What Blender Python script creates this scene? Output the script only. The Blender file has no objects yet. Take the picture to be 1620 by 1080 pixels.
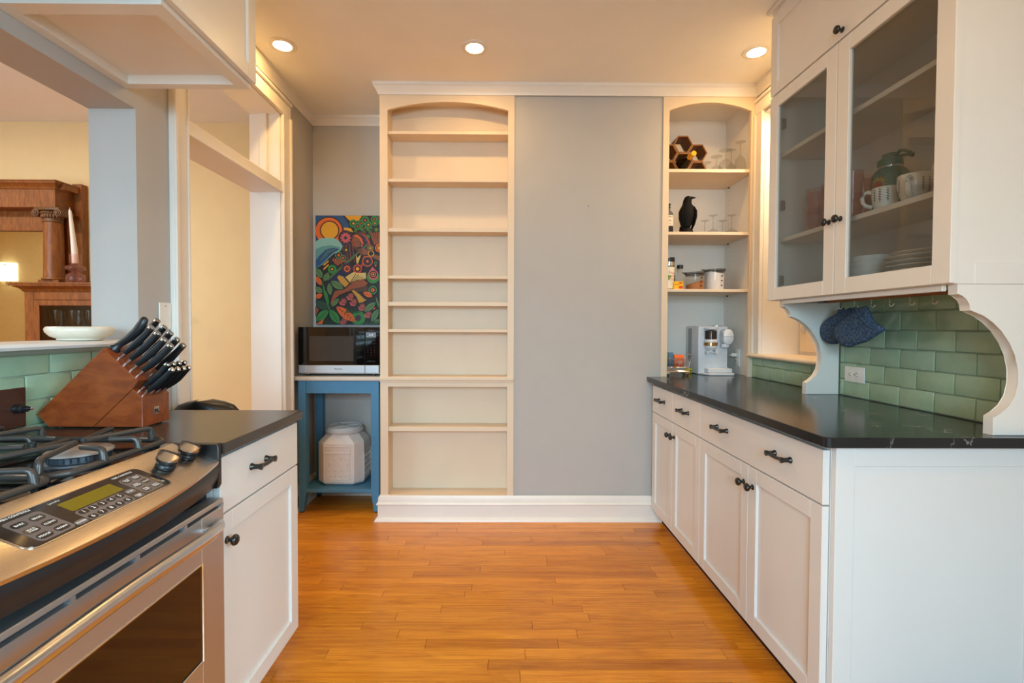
import bpy, bmesh, math, random
from mathutils import Vector, Matrix
R = random.Random(7)
PI = math.pi
SC = bpy.context.scene
COL = SC.collection

# ------------------------------------------------------------------ camera, world, daylight, exposure
def lin(c):
    c = c / 255.0
    return c / 12.92 if c <= 0.04045 else ((c + 0.055) / 1.055) ** 2.4
def rgb(r, g, b):
    return (lin(r), lin(g), lin(b), 1.0)

cam_data = bpy.data.cameras.new('camera')
cam = bpy.data.objects.new('camera', cam_data)
COL.objects.link(cam)
cam_data.sensor_width = 36.0
cam_data.lens = 750.0 / 1620.0 * 36.0
cam_data.shift_x = 0.008369
cam_data.shift_y = -0.003769
cam_data.clip_start = 0.02
cam.matrix_world = (Matrix.Translation((0, 0, 1.226)) @ Matrix.Rotation(-0.006, 4, 'Z')
                    @ Matrix.Rotation(PI / 2 - 0.0225, 4, 'X') @ Matrix.Rotation(0.0035, 4, 'Z'))
SC.camera = cam

world = bpy.data.worlds.new('world')
SC.world = world
world.use_nodes = True
world.node_tree.nodes['Background'].inputs[0].default_value = (0.75, 0.87, 1.0, 1)
world.node_tree.nodes['Background'].inputs[1].default_value = 1.0

def area_light(name, loc, rot, sx, sy, power, color, spread=180):
    d = bpy.data.lights.new(name, 'AREA')
    d.spread = math.radians(spread)
    d.shape = 'RECTANGLE'
    d.size, d.size_y, d.energy, d.color = sx, sy, power, color
    o = bpy.data.objects.new(name, d)
    o.location, o.rotation_euler = loc, rot
    COL.objects.link(o)
    return o
DAY = (0.50, 0.80, 1.0)
WARM = (1.0, 0.61, 0.22)
area_light('daylight_rear_window', (-0.35, -2.34, 1.62), (PI / 2 - 0.50, 0, 0), 1.45, 1.5, 96, DAY, 105)
area_light('daylight_side_window', (1.96, -0.75, 1.58), (PI / 2 - 0.50, 0, PI / 2), 1.25, 1.3, 100, DAY, 105)
area_light('daylight_dining_window', (-3.6, 0.44, 1.60), (PI / 2 - 0.30, 0, 0), 1.9, 1.5, 60, DAY)
LAMP = 272.0          # radiance of the recessed lamps in the kitchen
DINING_FILL = 1050.0  # radiance of the unseen fill lamps added in the dining room

SC.view_settings.view_transform = 'Standard'
SC.view_settings.look = 'None'
SC.view_settings.gamma = 1.0
SC.view_settings.use_curve_mapping = False
SC.view_settings.exposure = -0.14
SC.cycles.max_bounces = 10
SC.cycles.diffuse_bounces = 6
SC.cycles.transparent_max_bounces = 24
SC.cycles.use_denoising = True
SC.cycles.sample_clamp_indirect = 6.0
SC.cycles.caustics_reflective = False
SC.cycles.caustics_refractive = False

# ------------------------------------------------------------------ materials
MATS = {}
def base_mat(name, rough=0.5, metal=0.0, spec=0.5):
    m = bpy.data.materials.new(name)
    m.use_nodes = True
    nt = m.node_tree
    b = nt.nodes['Principled BSDF']
    b.inputs['Roughness'].default_value = rough
    b.inputs['Metallic'].default_value = metal
    b.inputs['Specular IOR Level'].default_value = spec
    MATS[name] = m
    return m, nt, b
def coords(nt, scale=(1, 1, 1), rand=False):
    tc = nt.nodes.new('ShaderNodeTexCoord')
    mp = nt.nodes.new('ShaderNodeMapping')
    mp.inputs['Scale'].default_value = scale
    nt.links.new(tc.outputs['Object'], mp.inputs['Vector'])
    if rand:
        oi = nt.nodes.new('ShaderNodeObjectInfo')
        ml = nt.nodes.new('ShaderNodeMath'); ml.operation = 'MULTIPLY'; ml.inputs[1].default_value = 37.0
        nt.links.new(oi.outputs['Random'], ml.inputs[0])
        nt.links.new(ml.outputs[0], mp.inputs['Location'])
        return mp.outputs[0], oi.outputs['Random']
    return mp.outputs[0]
def noise(nt, vec, scale, detail=4, rough=0.55, dist=0.0):
    n = nt.nodes.new('ShaderNodeTexNoise')
    n.inputs['Scale'].default_value = scale
    n.inputs['Detail'].default_value = detail
    n.inputs['Roughness'].default_value = rough
    n.inputs['Distortion'].default_value = dist
    nt.links.new(vec, n.inputs['Vector'])
    return n.outputs[0]
def ramp(nt, fac, stops):
    r = nt.nodes.new('ShaderNodeValToRGB')
    e = r.color_ramp.elements
    e[0].position, e[0].color = stops[0]
    e[1].position, e[1].color = stops[-1]
    for p, c in stops[1:-1]:
        k = e.new(p); k.color = c
    nt.links.new(fac, r.inputs[0])
    return r.outputs[0]
def bump(nt, b, h, strength, dist=0.002):
    n = nt.nodes.new('ShaderNodeBump')
    n.inputs['Strength'].default_value = strength
    n.inputs['Distance'].default_value = dist
    nt.links.new(h, n.inputs['Height'])
    nt.links.new(n.outputs[0], b.inputs['Normal'])
def paint(name, c, rough=0.5, spec=0.4, bs=0.05, var=0.03, metal=0.0, nscale=6):
    m, nt, b = base_mat(name, rough, metal, spec)
    c = rgb(*c)
    v = coords(nt)
    n = noise(nt, v, nscale, 3)
    lo = tuple(x * (1 - var) for x in c[:3]) + (1,)
    hi = tuple(min(1, x * (1 + var)) for x in c[:3]) + (1,)
    nt.links.new(ramp(nt, n, [(0.3, lo), (0.7, hi)]), b.inputs['Base Color'])
    if bs > 0:
        bump(nt, b, noise(nt, v, 180, 3), bs, 0.0008)
    return m
def wood(name, c1, c2, scale, rough=0.4, rand=False, ring=6.0, spec=0.45, coat=0.0):
    m, nt, b = base_mat(name, rough, 0, spec)
    if rand:
        v, rn = coords(nt, scale, True)
    else:
        v = coords(nt, scale); rn = None
    n1 = noise(nt, v, ring, 6, 0.6, 0.8)
    col = ramp(nt, n1, [(0.30, rgb(*c1)), (0.5, tuple((a + q) / 2 for a, q in zip(rgb(*c1), rgb(*c2)))), (0.70, rgb(*c2))])
    if rn is not None:
        mx = nt.nodes.new('ShaderNodeMix'); mx.data_type = 'RGBA'; mx.blend_type = 'MULTIPLY'
        mx.inputs[0].default_value = 1.0
        tint = ramp(nt, rn, [(0.0, (0.74, 0.66, 0.56, 1)), (0.15, (0.9, 0.86, 0.8, 1)), (0.6, (1, 1, 1, 1)), (1.0, (1.08, 1.07, 1.03, 1))])
        nt.links.new(col, mx.inputs[6]); nt.links.new(tint, mx.inputs[7])
        col = mx.outputs[2]
        tc = nt.nodes.new('ShaderNodeTexCoord'); mp = nt.nodes.new('ShaderNodeMapping'); mp.inputs['Scale'].default_value = (2.6, 9, 1)
        sm = nt.nodes.new('ShaderNodeMath'); sm.operation = 'MULTIPLY'; sm.inputs[1].default_value = 53.0
        nt.links.new(rn, sm.inputs[0]); nt.links.new(sm.outputs[0], mp.inputs['Location']); nt.links.new(tc.outputs['Object'], mp.inputs['Vector'])
        blot = ramp(nt, noise(nt, mp.outputs[0], 1.6, 5, 0.65, 0.6), [(0.30, (0.80, 0.74, 0.66, 1)), (0.46, (0.98, 0.97, 0.95, 1)), (0.75, (1.05, 1.05, 1.04, 1))])
        m3 = nt.nodes.new('ShaderNodeMix'); m3.data_type = 'RGBA'; m3.blend_type = 'MULTIPLY'; m3.inputs[0].default_value = 1.0
        nt.links.new(col, m3.inputs[6]); nt.links.new(blot, m3.inputs[7])
        col = m3.outputs[2]
    nt.links.new(col, b.inputs['Base Color'])
    b.inputs['Coat Weight'].default_value = coat
    b.inputs['Coat Roughness'].default_value = 0.12
    bump(nt, b, n1, 0.06, 0.001)
    return m
def glass(name, tint, refl=1.0, rough=0.02, body=None):
    m = bpy.data.materials.new(name); m.use_nodes = True
    nt = m.node_tree
    nt.nodes.remove(nt.nodes['Principled BSDF'])
    out = nt.nodes['Material Output']
    t = nt.nodes.new('ShaderNodeBsdfTransparent'); t.inputs[0].default_value = tint
    g = nt.nodes.new('ShaderNodeBsdfGlossy'); g.inputs['Roughness'].default_value = rough
    f = nt.nodes.new('ShaderNodeLayerWeight'); f.inputs[0].default_value = 0.5
    pw = nt.nodes.new('ShaderNodeMath'); pw.operation = 'POWER'; pw.inputs[1].default_value = 4.0
    ml = nt.nodes.new('ShaderNodeMath'); ml.operation = 'MULTIPLY_ADD'; ml.inputs[1].default_value = 0.75 * refl; ml.inputs[2].default_value = 0.03 * refl
    mx = nt.nodes.new('ShaderNodeMixShader')
    nt.links.new(f.outputs['Facing'], pw.inputs[0]); nt.links.new(pw.outputs[0], ml.inputs[0]); nt.links.new(ml.outputs[0], mx.inputs[0])
    nt.links.new(t.outputs[0], mx.inputs[1]); nt.links.new(g.outputs[0], mx.inputs[2])
    last = mx.outputs[0]
    if body:
        d = nt.nodes.new('ShaderNodeBsdfDiffuse'); d.inputs[0].default_value = body[0]
        m2 = nt.nodes.new('ShaderNodeMixShader'); m2.inputs[0].default_value = body[1]
        nt.links.new(last, m2.inputs[1]); nt.links.new(d.outputs[0], m2.inputs[2])
        last = m2.outputs[0]
    nt.links.new(last, out.inputs[0])
    MATS[name] = m
    return m
def emit(name, c, s):
    m, nt, b = base_mat(name, 0.5)
    b.inputs['Base Color'].default_value = (0.8, 0.8, 0.8, 1)
    b.inputs['Emission Color'].default_value = c
    b.inputs['Emission Strength'].default_value = s
    return m
def plain(name, c, rough=0.4, metal=0.0, spec=0.5, coat=0.0):
    m, nt, b = base_mat(name, rough, metal, spec)
    c = rgb(*c)
    n = noise(nt, coords(nt), 40, 2)
    nt.links.new(ramp(nt, n, [(0.3, tuple(x * .97 for x in c[:3]) + (1,)), (0.7, tuple(min(1, x * 1.03) for x in c[:3]) + (1,))]), b.inputs['Base Color'])
    b.inputs['Coat Weight'].default_value = coat
    return m

paint('white_paint', (222, 220, 217), 0.42, 0.35, 0.02, 0.01)
paint('trim_paint', (232, 226, 217), 0.35, 0.4, 0.02, 0.015)
paint('cream_paint', (224, 204, 178), 0.45, 0.35, 0.02, 0.015)
paint('gray_wall', (183, 179, 174), 0.7, 0.3, 0.10, 0.015)
paint('yellow_wall', (236, 209, 158), 0.75, 0.3, 0.10, 0.02)
paint('ceiling_paint', (243, 240, 234), 0.8, 0.2, 0.08, 0.015)
wood('floor_plank', (196, 112, 22), (232, 152, 40), (1.0, 26, 1), 0.24, True, 4.0, 0.5, 0.2)
paint('floor_gap', (70, 34, 12), 0.6, 0.3, 0, 0.1)
wood('brown_wood', (104, 58, 22), (152, 92, 42), (14, 3, 3), 0.38, False, 4)
wood('brown_wood_v', (104, 58, 22), (152, 92, 42), (14, 14, 2.2), 0.38, False, 4)
wood('block_wood', (112, 46, 18), (150, 72, 30), (4, 14, 9), 0.34, False, 3.2, 0.5, 0.2)
wood('rack_wood', (100, 56, 12), (142, 86, 22), (9, 3, 9), 0.5, False, 5)
wood('rail_wood', (126, 78, 40), (160, 104, 58), (12, 2, 12), 0.5, False, 4)
def soapstone(name, c, veins, rough):
    m, nt, b = base_mat(name, rough, 0, 0.5)
    v = coords(nt)
    n = noise(nt, v, 3.0, 5, 0.6, 1.2)
    colr = ramp(nt, n, [(0.3, tuple(x * .8 for x in rgb(*c)[:3]) + (1,)), (0.7, tuple(x * 1.25 for x in rgb(*c)[:3]) + (1,))])
    if veins:
        n2 = noise(nt, v, 1.7, 6, 0.55, 2.6)
        a = nt.nodes.new('ShaderNodeMath'); a.operation = 'SUBTRACT'; a.inputs[1].default_value = 0.5
        a2 = nt.nodes.new('ShaderNodeMath'); a2.operation = 'ABSOLUTE'
        nt.links.new(n2, a.inputs[0]); nt.links.new(a.outputs[0], a2.inputs[0])
        vein = ramp(nt, a2.outputs[0], [(0.0, (1, 1, 1, 1)), (0.0035, (0.25, .25, .25, 1)), (0.007, (0, 0, 0, 1))])
        n3 = noise(nt, v, 5.0, 3)
        msk = ramp(nt, n3, [(0.50, (0, 0, 0, 1)), (0.62, (1, 1, 1, 1))])
        mu = nt.nodes.new('ShaderNodeMix'); mu.data_type = 'RGBA'; mu.blend_type = 'MULTIPLY'; mu.inputs[0].default_value = 1
        nt.links.new(vein, mu.inputs[6]); nt.links.new(msk, mu.inputs[7])
        mx = nt.nodes.new('ShaderNodeMix'); mx.data_type = 'RGBA'
        nt.links.new(mu.outputs[2], mx.inputs[0])
        nt.links.new(colr, mx.inputs[6]); mx.inputs[7].default_value = rgb(190, 186, 178)
        colr = mx.outputs[2]
    nt.links.new(colr, b.inputs['Base Color'])
    bump(nt, b, noise(nt, v, 60, 4), 0.03, 0.001)
    return m
soapstone('stone_dark', (25, 27, 29), True, 0.17)
soapstone('stone_matte', (62, 54, 48), False, 0.26)
def tile_mat(name, c1, c2):
    m, nt, b = base_mat(name, 0.16, 0, 0.5)
    v, rn = coords(nt, (1, 1, 1), True)
    n = noise(nt, v, 14, 4)
    colr = ramp(nt, n, [(0.3, rgb(*c1)), (0.7, rgb(*c2))])
    mx = nt.nodes.new('ShaderNodeMix'); mx.data_type = 'RGBA'; mx.blend_type = 'MULTIPLY'; mx.inputs[0].default_value = 1
    nt.links.new(colr, mx.inputs[6])
    nt.links.new(ramp(nt, rn, [(0, (0.92, 0.93, 0.9, 1)), (1, (1.04, 1.04, 1.06, 1))]), mx.inputs[7])
    nt.links.new(mx.outputs[2], b.inputs['Base Color'])
    bump(nt, b, noise(nt, v, 9, 2), 0.15, 0.003)
    return m
tile_mat('green_tile', (152, 177, 145), (166, 189, 159))
paint('grout', (178, 180, 162), 0.85, 0.2, 0.1, 0.05)
def steel(name, c, rough, scale):
    m, nt, b = base_mat(name, rough, 1.0, 0.5)
    b.inputs['Base Color'].default_value = rgb(*c)
    n = noise(nt, coords(nt, scale), 30, 4, 0.7)
    mr = nt.nodes.new('ShaderNodeMapRange')
    mr.inputs[3].default_value = rough - 0.03; mr.inputs[4].default_value = rough + 0.03
    nt.links.new(n, mr.inputs[0]); nt.links.new(mr.outputs[0], b.inputs['Roughness'])
    bump(nt, b, n, 0.012, 0.0005)
    return m
steel('steel', (196, 196, 198), 0.44, (6, 0.6, 40))
steel('steel_shiny', (220, 218, 214), 0.16, (4, 4, 4))
steel('steel_top', (200, 192, 184), 0.28, (30, 0.6, 30))
plain('steel_satin', (214, 214, 216), 0.26, 1.0)
plain('chrome', (225, 225, 225), 0.08, 1.0)
plain('black_metal', (16, 15, 15), 0.28, 0.0, 0.5, 0.3)
plain('black_plastic', (22, 22, 24), 0.38, 0, 0.5)
plain('black_handle', (24, 25, 28), 0.36, 0, 0.5)
plain('black_gloss', (12, 11, 11), 0.05, 0, 0.6)
plain('black_enamel', (16, 16, 18), 0.10, 0, 0.6)
plain('cast_iron', (66, 62, 59), 0.36, 0.3, 0.5)
plain('burner_cap', (158, 142, 132), 0.45, 0.2)
plain('burner_metal', (92, 98, 106), 0.4, 0.8)
plain('oven_glass', (44, 22, 10), 0.05, 0, 0.45)
plain('panel_grey', (92, 84, 84), 0.35)
plain('panel_black', (38, 32, 30), 0.07, 0, 0.6)
plain('lcd_olive', (116, 98, 8), 0.12)
plain('print_white', (220, 218, 214), 0.5)
plain('print_black', (28, 26, 26), 0.5)
plain('blue_paint', (72, 128, 164), 0.45)
plain('table_top', (206, 192, 176), 0.5)
plain('bin_white', (226, 224, 222), 0.45)
plain('bin_lid', (200, 206, 210), 0.25)
plain('white_plastic', (222, 224, 228), 0.3)
plain('grey_plastic', (150, 150, 152), 0.4)
plain('ceramic', (232, 230, 224), 0.12, 0, 0.5, 0.4)
plain('alabaster', (226, 218, 200), 0.3)
plain('door_window_grey', (58, 54, 52), 0.10)
plain('wax', (232, 222, 212), 0.5)
plain('outlet_white', (232, 228, 220), 0.35)
plain('slot_dark', (40, 36, 34), 0.6)
plain('dark_interior', (64, 60, 50), 0.6)
plain('coffee_beans', (48, 30, 20), 0.5)
plain('gold_band', (176, 142, 100), 0.25, 1.0)
plain('raven_black', (9, 8, 8), 0.75, 0, 0.2)
plain('sage_green', (86, 124, 98), 0.45)
plain('sun_yellow', (226, 170, 60), 0.5)
plain('sun_red', (196, 84, 52), 0.5)
plain('lavender', (92, 82, 130), 0.5)
plain('herb_green', (96, 106, 60), 0.5)
plain('cream_plastic', (232, 222, 196), 0.4)
plain('orange_print', (226, 110, 60), 0.5)
plain('pack_green', (112, 150, 52), 0.5)
plain('pack_blue', (64, 108, 140), 0.45)
plain('pack_orange', (238, 100, 26), 0.45)
plain('pack_yellow', (240, 186, 20), 0.45)
plain('pack_red', (200, 60, 30), 0.45)
plain('tape_yellow', (214, 186, 20), 0.4)
plain('flour', (226, 220, 218), 0.8)
plain('sugar_brown', (168, 108, 62), 0.8)
plain('bottle_dark', (16, 13, 12), 0.1)
plain('capsule_gold', (226, 160, 20), 0.3, 0.2)
plain('gin_liquid', (58, 40, 46), 0.15)
plain('label_paper', (226, 214, 192), 0.6)
plain('chair_black', (26, 26, 27), 0.35)
plain('brown_plate', (74, 46, 36), 0.16)
plain('mirror_silver', (214, 230, 226), 0.015, 1.0)
plain('bronze_carving', (104, 68, 36), 0.5)
glass('clear_glass', (0.97, 0.97, 0.96, 1), 0.9)
glass('pane_glass', (0.79, 0.80, 0.79, 1), 1.0)
glass('ware_glass', (0.90, 0.90, 0.88, 1), 1.0)
glass('pink_glass', (0.97, 0.86, 0.82, 1), 1.2, 0.02, (rgb(216, 150, 134), 0.12))
glass('smoke_glass', (0.62, 0.60, 0.58, 1), 1.0)
glass('window_glass', (0.96, 0.97, 0.97, 1), 1.0)
emit('lamp_lens', (WARM[0], WARM[1], WARM[2], 1), LAMP)
emit('dining_fill_lens', (1.0, 0.86, 0.68, 1), DINING_FILL)
emit('recess_fill_lens', (1.0, 0.84, 0.62, 1), 700.0)
emit('sconce_glow', (1.0, 0.86, 0.62, 1), 3.0)
emit('lcd_blue', (0.25, 0.6, 1.0, 1), 0.5)
def denim(name):
    m, nt, b = base_mat(name, 0.9, 0, 0.2)
    v = coords(nt, (1, 1, 1))
    n = noise(nt, v, 120, 5, 0.7)
    nt.links.new(ramp(nt, n, [(0.3, rgb(44, 56, 76)), (0.5, rgb(66, 86, 112)), (0.72, rgb(112, 132, 154))]), b.inputs['Base Color'])
    w = nt.nodes.new('ShaderNodeTexWave'); w.inputs['Scale'].default_value = 45; w.inputs['Distortion'].default_value = 2
    nt.links.new(v, w.inputs['Vector'])
    bump(nt, b, w.outputs[1], 0.3, 0.002)
denim('denim_dark')

# ------------------------------------------------------------------ mesh builder
ORG = {}
class B:
    """Collects shapes in world coordinates; out() links them as ONE mesh object."""
    def __init__(s):
        s.bm = bmesh.new(); s.mark = 0; s.mi = 0
    def _fin(s, verts):
        for v in verts:
            for f in v.link_faces:
                f.material_index = s.mi
        return s
    def box(s, x0, x1, y0, y1, z0, z1, bev=0.0, seg=1):
        x0, x1 = min(x0, x1), max(x0, x1); y0, y1 = min(y0, y1), max(y0, y1); z0, z1 = min(z0, z1), max(z0, z1)
        vs = [s.bm.verts.new(p) for p in ((x0, y0, z0), (x1, y0, z0), (x1, y1, z0), (x0, y1, z0), (x0, y0, z1), (x1, y0, z1), (x1, y1, z1), (x0, y1, z1))]
        fs = [s.bm.faces.new([vs[i] for i in q]) for q in ((3, 2, 1, 0), (4, 5, 6, 7), (0, 1, 5, 4), (1, 2, 6, 5), (2, 3, 7, 6), (3, 0, 4, 7))]
        for f in fs: f.material_index = s.mi
        if bev > 0:
            es = list({e for f in fs for e in f.edges})
            r = bmesh.ops.bevel(s.bm, geom=es, offset=bev, segments=seg, profile=0.5, affect='EDGES')
            for f in r['faces']: f.material_index = s.mi
        return s
    def prism(s, pts, axis, a, b, bev=0.0):
        def P(u, v, w):
            return (w, u, v) if axis == 'x' else (u, w, v) if axis == 'y' else (u, v, w)
        lo = [s.bm.verts.new(P(u, v, a)) for u, v in pts]
        hi = [s.bm.verts.new(P(u, v, b)) for u, v in pts]
        n = len(pts)
        fs = [s.bm.faces.new(lo[::-1]), s.bm.faces.new(hi)]
        for i in range(n):
            fs.append(s.bm.faces.new((lo[i], lo[(i + 1) % n], hi[(i + 1) % n], hi[i])))
        for f in fs: f.material_index = s.mi
        if bev > 0:
            es = list({e for f in fs[:2] for e in f.edges})
            r = bmesh.ops.bevel(s.bm, geom=es, offset=bev, segments=1, profile=0.5, affect='EDGES')
            for f in r['faces']: f.material_index = s.mi
        bmesh.ops.recalc_face_normals(s.bm, faces=[f for f in fs if f.is_valid])
        return s
    def rings(s, rings, closed_u=True, cap0=True, cap1=True):
        vv = [[s.bm.verts.new(p) for p in r] for r in rings]
        fs = []
        n = len(rings[0])
        for a, b in zip(vv, vv[1:]):
            for i in range(n if closed_u else n - 1):
                j = (i + 1) % n
                fs.append(s.bm.faces.new((a[i], a[j], b[j], b[i])))
        if cap0: fs.append(s.bm.faces.new(vv[0][::-1]))
        if cap1: fs.append(s.bm.faces.new(vv[-1]))
        for f in fs: f.material_index = s.mi
        return s
    def lathe(s, c, prof, n=24, axis='z', cap0=True, cap1=True):
        """prof: (radius, height along axis)"""
        rs = []
        for r, h in prof:
            r = max(r, 1e-5)
            ring = []
            for i in range(n):
                t = 2 * PI * i / n
                u, v = r * math.cos(t), r * math.sin(t)
                if axis == 'z': ring.append((c[0] + u, c[1] + v, c[2] + h))
                elif axis == 'x': ring.append((c[0] + h, c[1] + u, c[2] + v))
                else: ring.append((c[0] + v, c[1] + h, c[2] + u))
            rs.append(ring)
        return s.rings(rs, True, cap0, cap1)
    def tube(s, pts, r, n=8, closed=False, flat=1.0, up=(0, 0, 1)):
        P = [Vector(p) for p in pts]
        m = len(P)
        rr = [r] * m if not isinstance(r, (list, tuple)) else list(r)
        rs = []
        for i in range(m):
            if closed:
                t = (P[(i + 1) % m] - P[i - 1]).normalized()
            else:
                t = (P[min(i + 1, m - 1)] - P[max(i - 1, 0)]).normalized()
            u = Vector(up)
            if abs(t.dot(u)) > 0.95: u = Vector((1, 0, 0)) if abs(t.x) < 0.9 else Vector((0, 1, 0))
            a = t.cross(u).normalized(); b = a.cross(t).normalized()
            rs.append([tuple(P[i] + a * (rr[i] * flat * math.cos(2 * PI * k / n)) + b * (rr[i] * math.sin(2 * PI * k / n))) for k in range(n)])
        if closed:
            rs.append(rs[0])
            return s.rings(rs, True, False, False)
        return s.rings(rs, True, True, True)
    def cyl(s, p0, p1, r0, r1=None, n=16):
        return s.tube([p0, p1], [r0, r0 if r1 is None else r1], n)
    def ell(s, c, r, u=16, v=10):
        rs = []
        for j in range(v + 1):
            t = PI * j / v
            q = max(math.sin(t), 1e-4)
            rs.append([(c[0] + r[0] * q * math.cos(2 * PI * i / u), c[1] + r[1] * q * math.sin(2 * PI * i / u), c[2] - r[2] * math.cos(t)) for i in range(u)])
        return s.rings(rs)
    def poly(s, pts):
        f = s.bm.faces.new([s.bm.verts.new(p) for p in pts]); f.material_index = s.mi
        return s
    def sweep(s, path, prof):
        """mitred sweep along a 2-D path; prof = closed list (offset to the path's right-hand side, z)"""
        P = [Vector(p) for p in path]
        n = len(P); rs = []
        for i in range(n):
            d0 = (P[i] - P[i - 1]).normalized() if i else (P[1] - P[0]).normalized()
            d1 = (P[i + 1] - P[i]).normalized() if i < n - 1 else d0
            n0 = Vector((d0.y, -d0.x)); n1 = Vector((d1.y, -d1.x))
            m = (n0 + n1)
            m = m / max(m.dot(n0), 1e-6) if m.length > 1e-6 else n0
            rs.append([(P[i].x + m.x * o, P[i].y + m.y * o, z) for o, z in prof])
        return s.rings(rs, True, True, True)
    def xf(s, M, start=0):
        s.bm.verts.ensure_lookup_table()
        for v in s.bm.verts[start:]: v.co = M @ v.co
        return s
    def n(s):
        return len(s.bm.verts)
    def out(s, name, mat, parent=None, loc=None, smooth=35):
        org = Vector(loc) if loc is not None else Vector((0, 0, 0))
        if parent is not None: org = ORG[parent]
        bmesh.ops.recalc_face_normals(s.bm, faces=s.bm.faces[:])
        for v in s.bm.verts: v.co -= org
        me = bpy.data.meshes.new(name)
        s.bm.to_mesh(me); s.bm.free()
        for k in (mat if isinstance(mat, (list, tuple)) else [mat]): me.materials.append(MATS[k])
        if smooth:
            me.polygons.foreach_set('use_smooth', [True] * len(me.polygons))
            me.set_sharp_from_angle(angle=math.radians(smooth))
        o = bpy.data.objects.new(name, me)
        COL.objects.link(o)
        if parent is not None: o.parent = parent
        else: o.location = org
        ORG[o] = org
        return o

def thing(name, label, cat, loc, group=None):
    o = bpy.data.objects.new(name, None)
    COL.objects.link(o)
    o.location = loc; o.empty_display_size = 0.05
    o['label'] = label; o['category'] = cat
    if group: o['group'] = group
    ORG[o] = Vector(loc)
    return o
def tag(o, label, cat, group=None):
    o['label'] = label; o['category'] = cat
    if group: o['group'] = group
    return o
def struct(o):
    o['kind'] = 'structure'; return o
def copy_tree(o, parent=None):
    c = o.copy(); COL.objects.link(c); c.parent = parent
    ORG[c] = ORG[o]
    for ch in list(o.children): copy_tree(ch, c)
    return c
def text_mesh(b, txt, size, M, mi=0, align='CENTER', bold=0.0):
    """adds flat lettering to builder b; M maps text x,y,0 into the world"""
    cu = bpy.data.curves.new('lettering', 'FONT')
    cu.body = txt; cu.size = size; cu.align_x = align; cu.align_y = 'CENTER'; cu.resolution_u = 2; cu.offset = bold
    o = bpy.data.objects.new('lettering', cu)
    COL.objects.link(o)
    dg = bpy.context.evaluated_depsgraph_get()
    me = bpy.data.meshes.new_from_object(o.evaluated_get(dg))
    k = b.n(); nf = len(b.bm.faces)
    b.bm.from_mesh(me)
    b.xf(M, k)
    b.bm.faces.ensure_lookup_table()
    for f in b.bm.faces[nf:]: f.material_index = mi
    bpy.data.objects.remove(o); bpy.data.curves.remove(cu); bpy.data.meshes.remove(me)
    return b
def frame(o, u, v):
    u = Vector(u).normalized(); v = Vector(v).normalized(); n = u.cross(v)
    return Matrix(((u.x, v.x, n.x, o[0]), (u.y, v.y, n.y, o[1]), (u.z, v.z, n.z, o[2]), (0, 0, 0, 1)))
def ring_frame(b, axis, a, a1, u0, u1, v0, v1, w, wb=None, wt=None, bev=0.0015):
    """rectangular frame of rails: plane normal to axis x or y, from a to a1"""
    wb = w if wb is None else wb; wt = w if wt is None else wt
    def bx(p0, p1, q0, q1):
        if axis == 'x': b.box(a, a1, p0, p1, q0, q1, bev)
        else: b.box(p0, p1, a, a1, q0, q1, bev)
    bx(u0, u0 + w, v0, v1); bx(u1 - w, u1, v0, v1)
    bx(u0 + w, u1 - w, v0, v0 + wb); bx(u0 + w, u1 - w, v1 - wt, v1)
    return b
# ------------------------------------------------------------------ the room
XL, XR, YB, ZC = -1.357, 1.600, 2.990, 2.745   # ZC: dining ceiling
ZK = 2.730                                  # kitchen ceiling
DY = 3.60                                   # far wall of the dining room
floor = struct(B().box(-7.2, 2.2, -2.6, 3.7, -0.06, -0.005).out('floor', 'floor_gap'))
B().box(-1.36, 1.6, -2.3, 0.30, -0.005, 0.0).out('floor_sheet', 'floor_plank', floor)
B().box(-7.1, -1.532, 0.5, 3.6, -0.005, 0.0).out('floor_sheet', 'floor_plank', floor)
y = 0.30; PW = 0.057
while y < 3.455:
    x = -1.357 - R.random() * 0.5
    while x < 1.02:
        L = R.uniform(0.35, 1.35)
        a, bq = max(x, -1.355), min(x + L, 1.02)
        if bq - a > 0.03:
            g = 0.0006
            yc = y + PW / 2
            b = B().box(a + g, bq - g, y + g, y + PW - g, -0.005, 0.0)
            es = [e for e in b.bm.edges if all(v.co.z > -0.001 for v in e.verts)]
            bmesh.ops.bevel(b.bm, geom=es, offset=0.0008, segments=1, affect='EDGES')
            mid = Vector(((a + bq) / 2, yc, 0))
            for v in b.bm.verts: v.co -= mid
            o = b.out('plank', 'floor_plank', floor, smooth=0)
            o.location = mid
        x += L
    y += PW

struct(B().box(-7.2, -1.445, -2.6, 3.75, ZC, ZC + 0.08).box(-1.445, 2.2, -2.6, 3.75, ZK, ZC + 0.08).out('ceiling', 'ceiling_paint'))
# left wall: pass-through, pier, doorway
b = B()
b.box(-1.532, -1.420, 0.65, 1.785, 0, 1.150)
b.box(-1.532, XL, 1.785, 2.050, 0, ZC)
b.box(-1.532, XL, 0.65, 1.785, 2.030, ZC)
b.box(-1.532, XL, 2.050, 2.955, 2.540, ZC)
b.box(-1.532, XL, 2.955, 3.470, 0, ZC)
b.box(-1.532, XL, -2.3, 0.65, 0, ZC)
wall_left = struct(b.out('wall_left', 'gray_wall', smooth=0))
# back wall, between and behind the two built-ins
b = B()
b.box(0.083, 1.012, YB, 3.10, 0, ZC)
b.box(-1.54, -0.74, 3.45, 3.60, 0, ZC)
b.box(-0.74, 1.90, 3.46, 3.60, 0, ZC)
wall_back = struct(b.out('wall_back', 'gray_wall', smooth=0))
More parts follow.
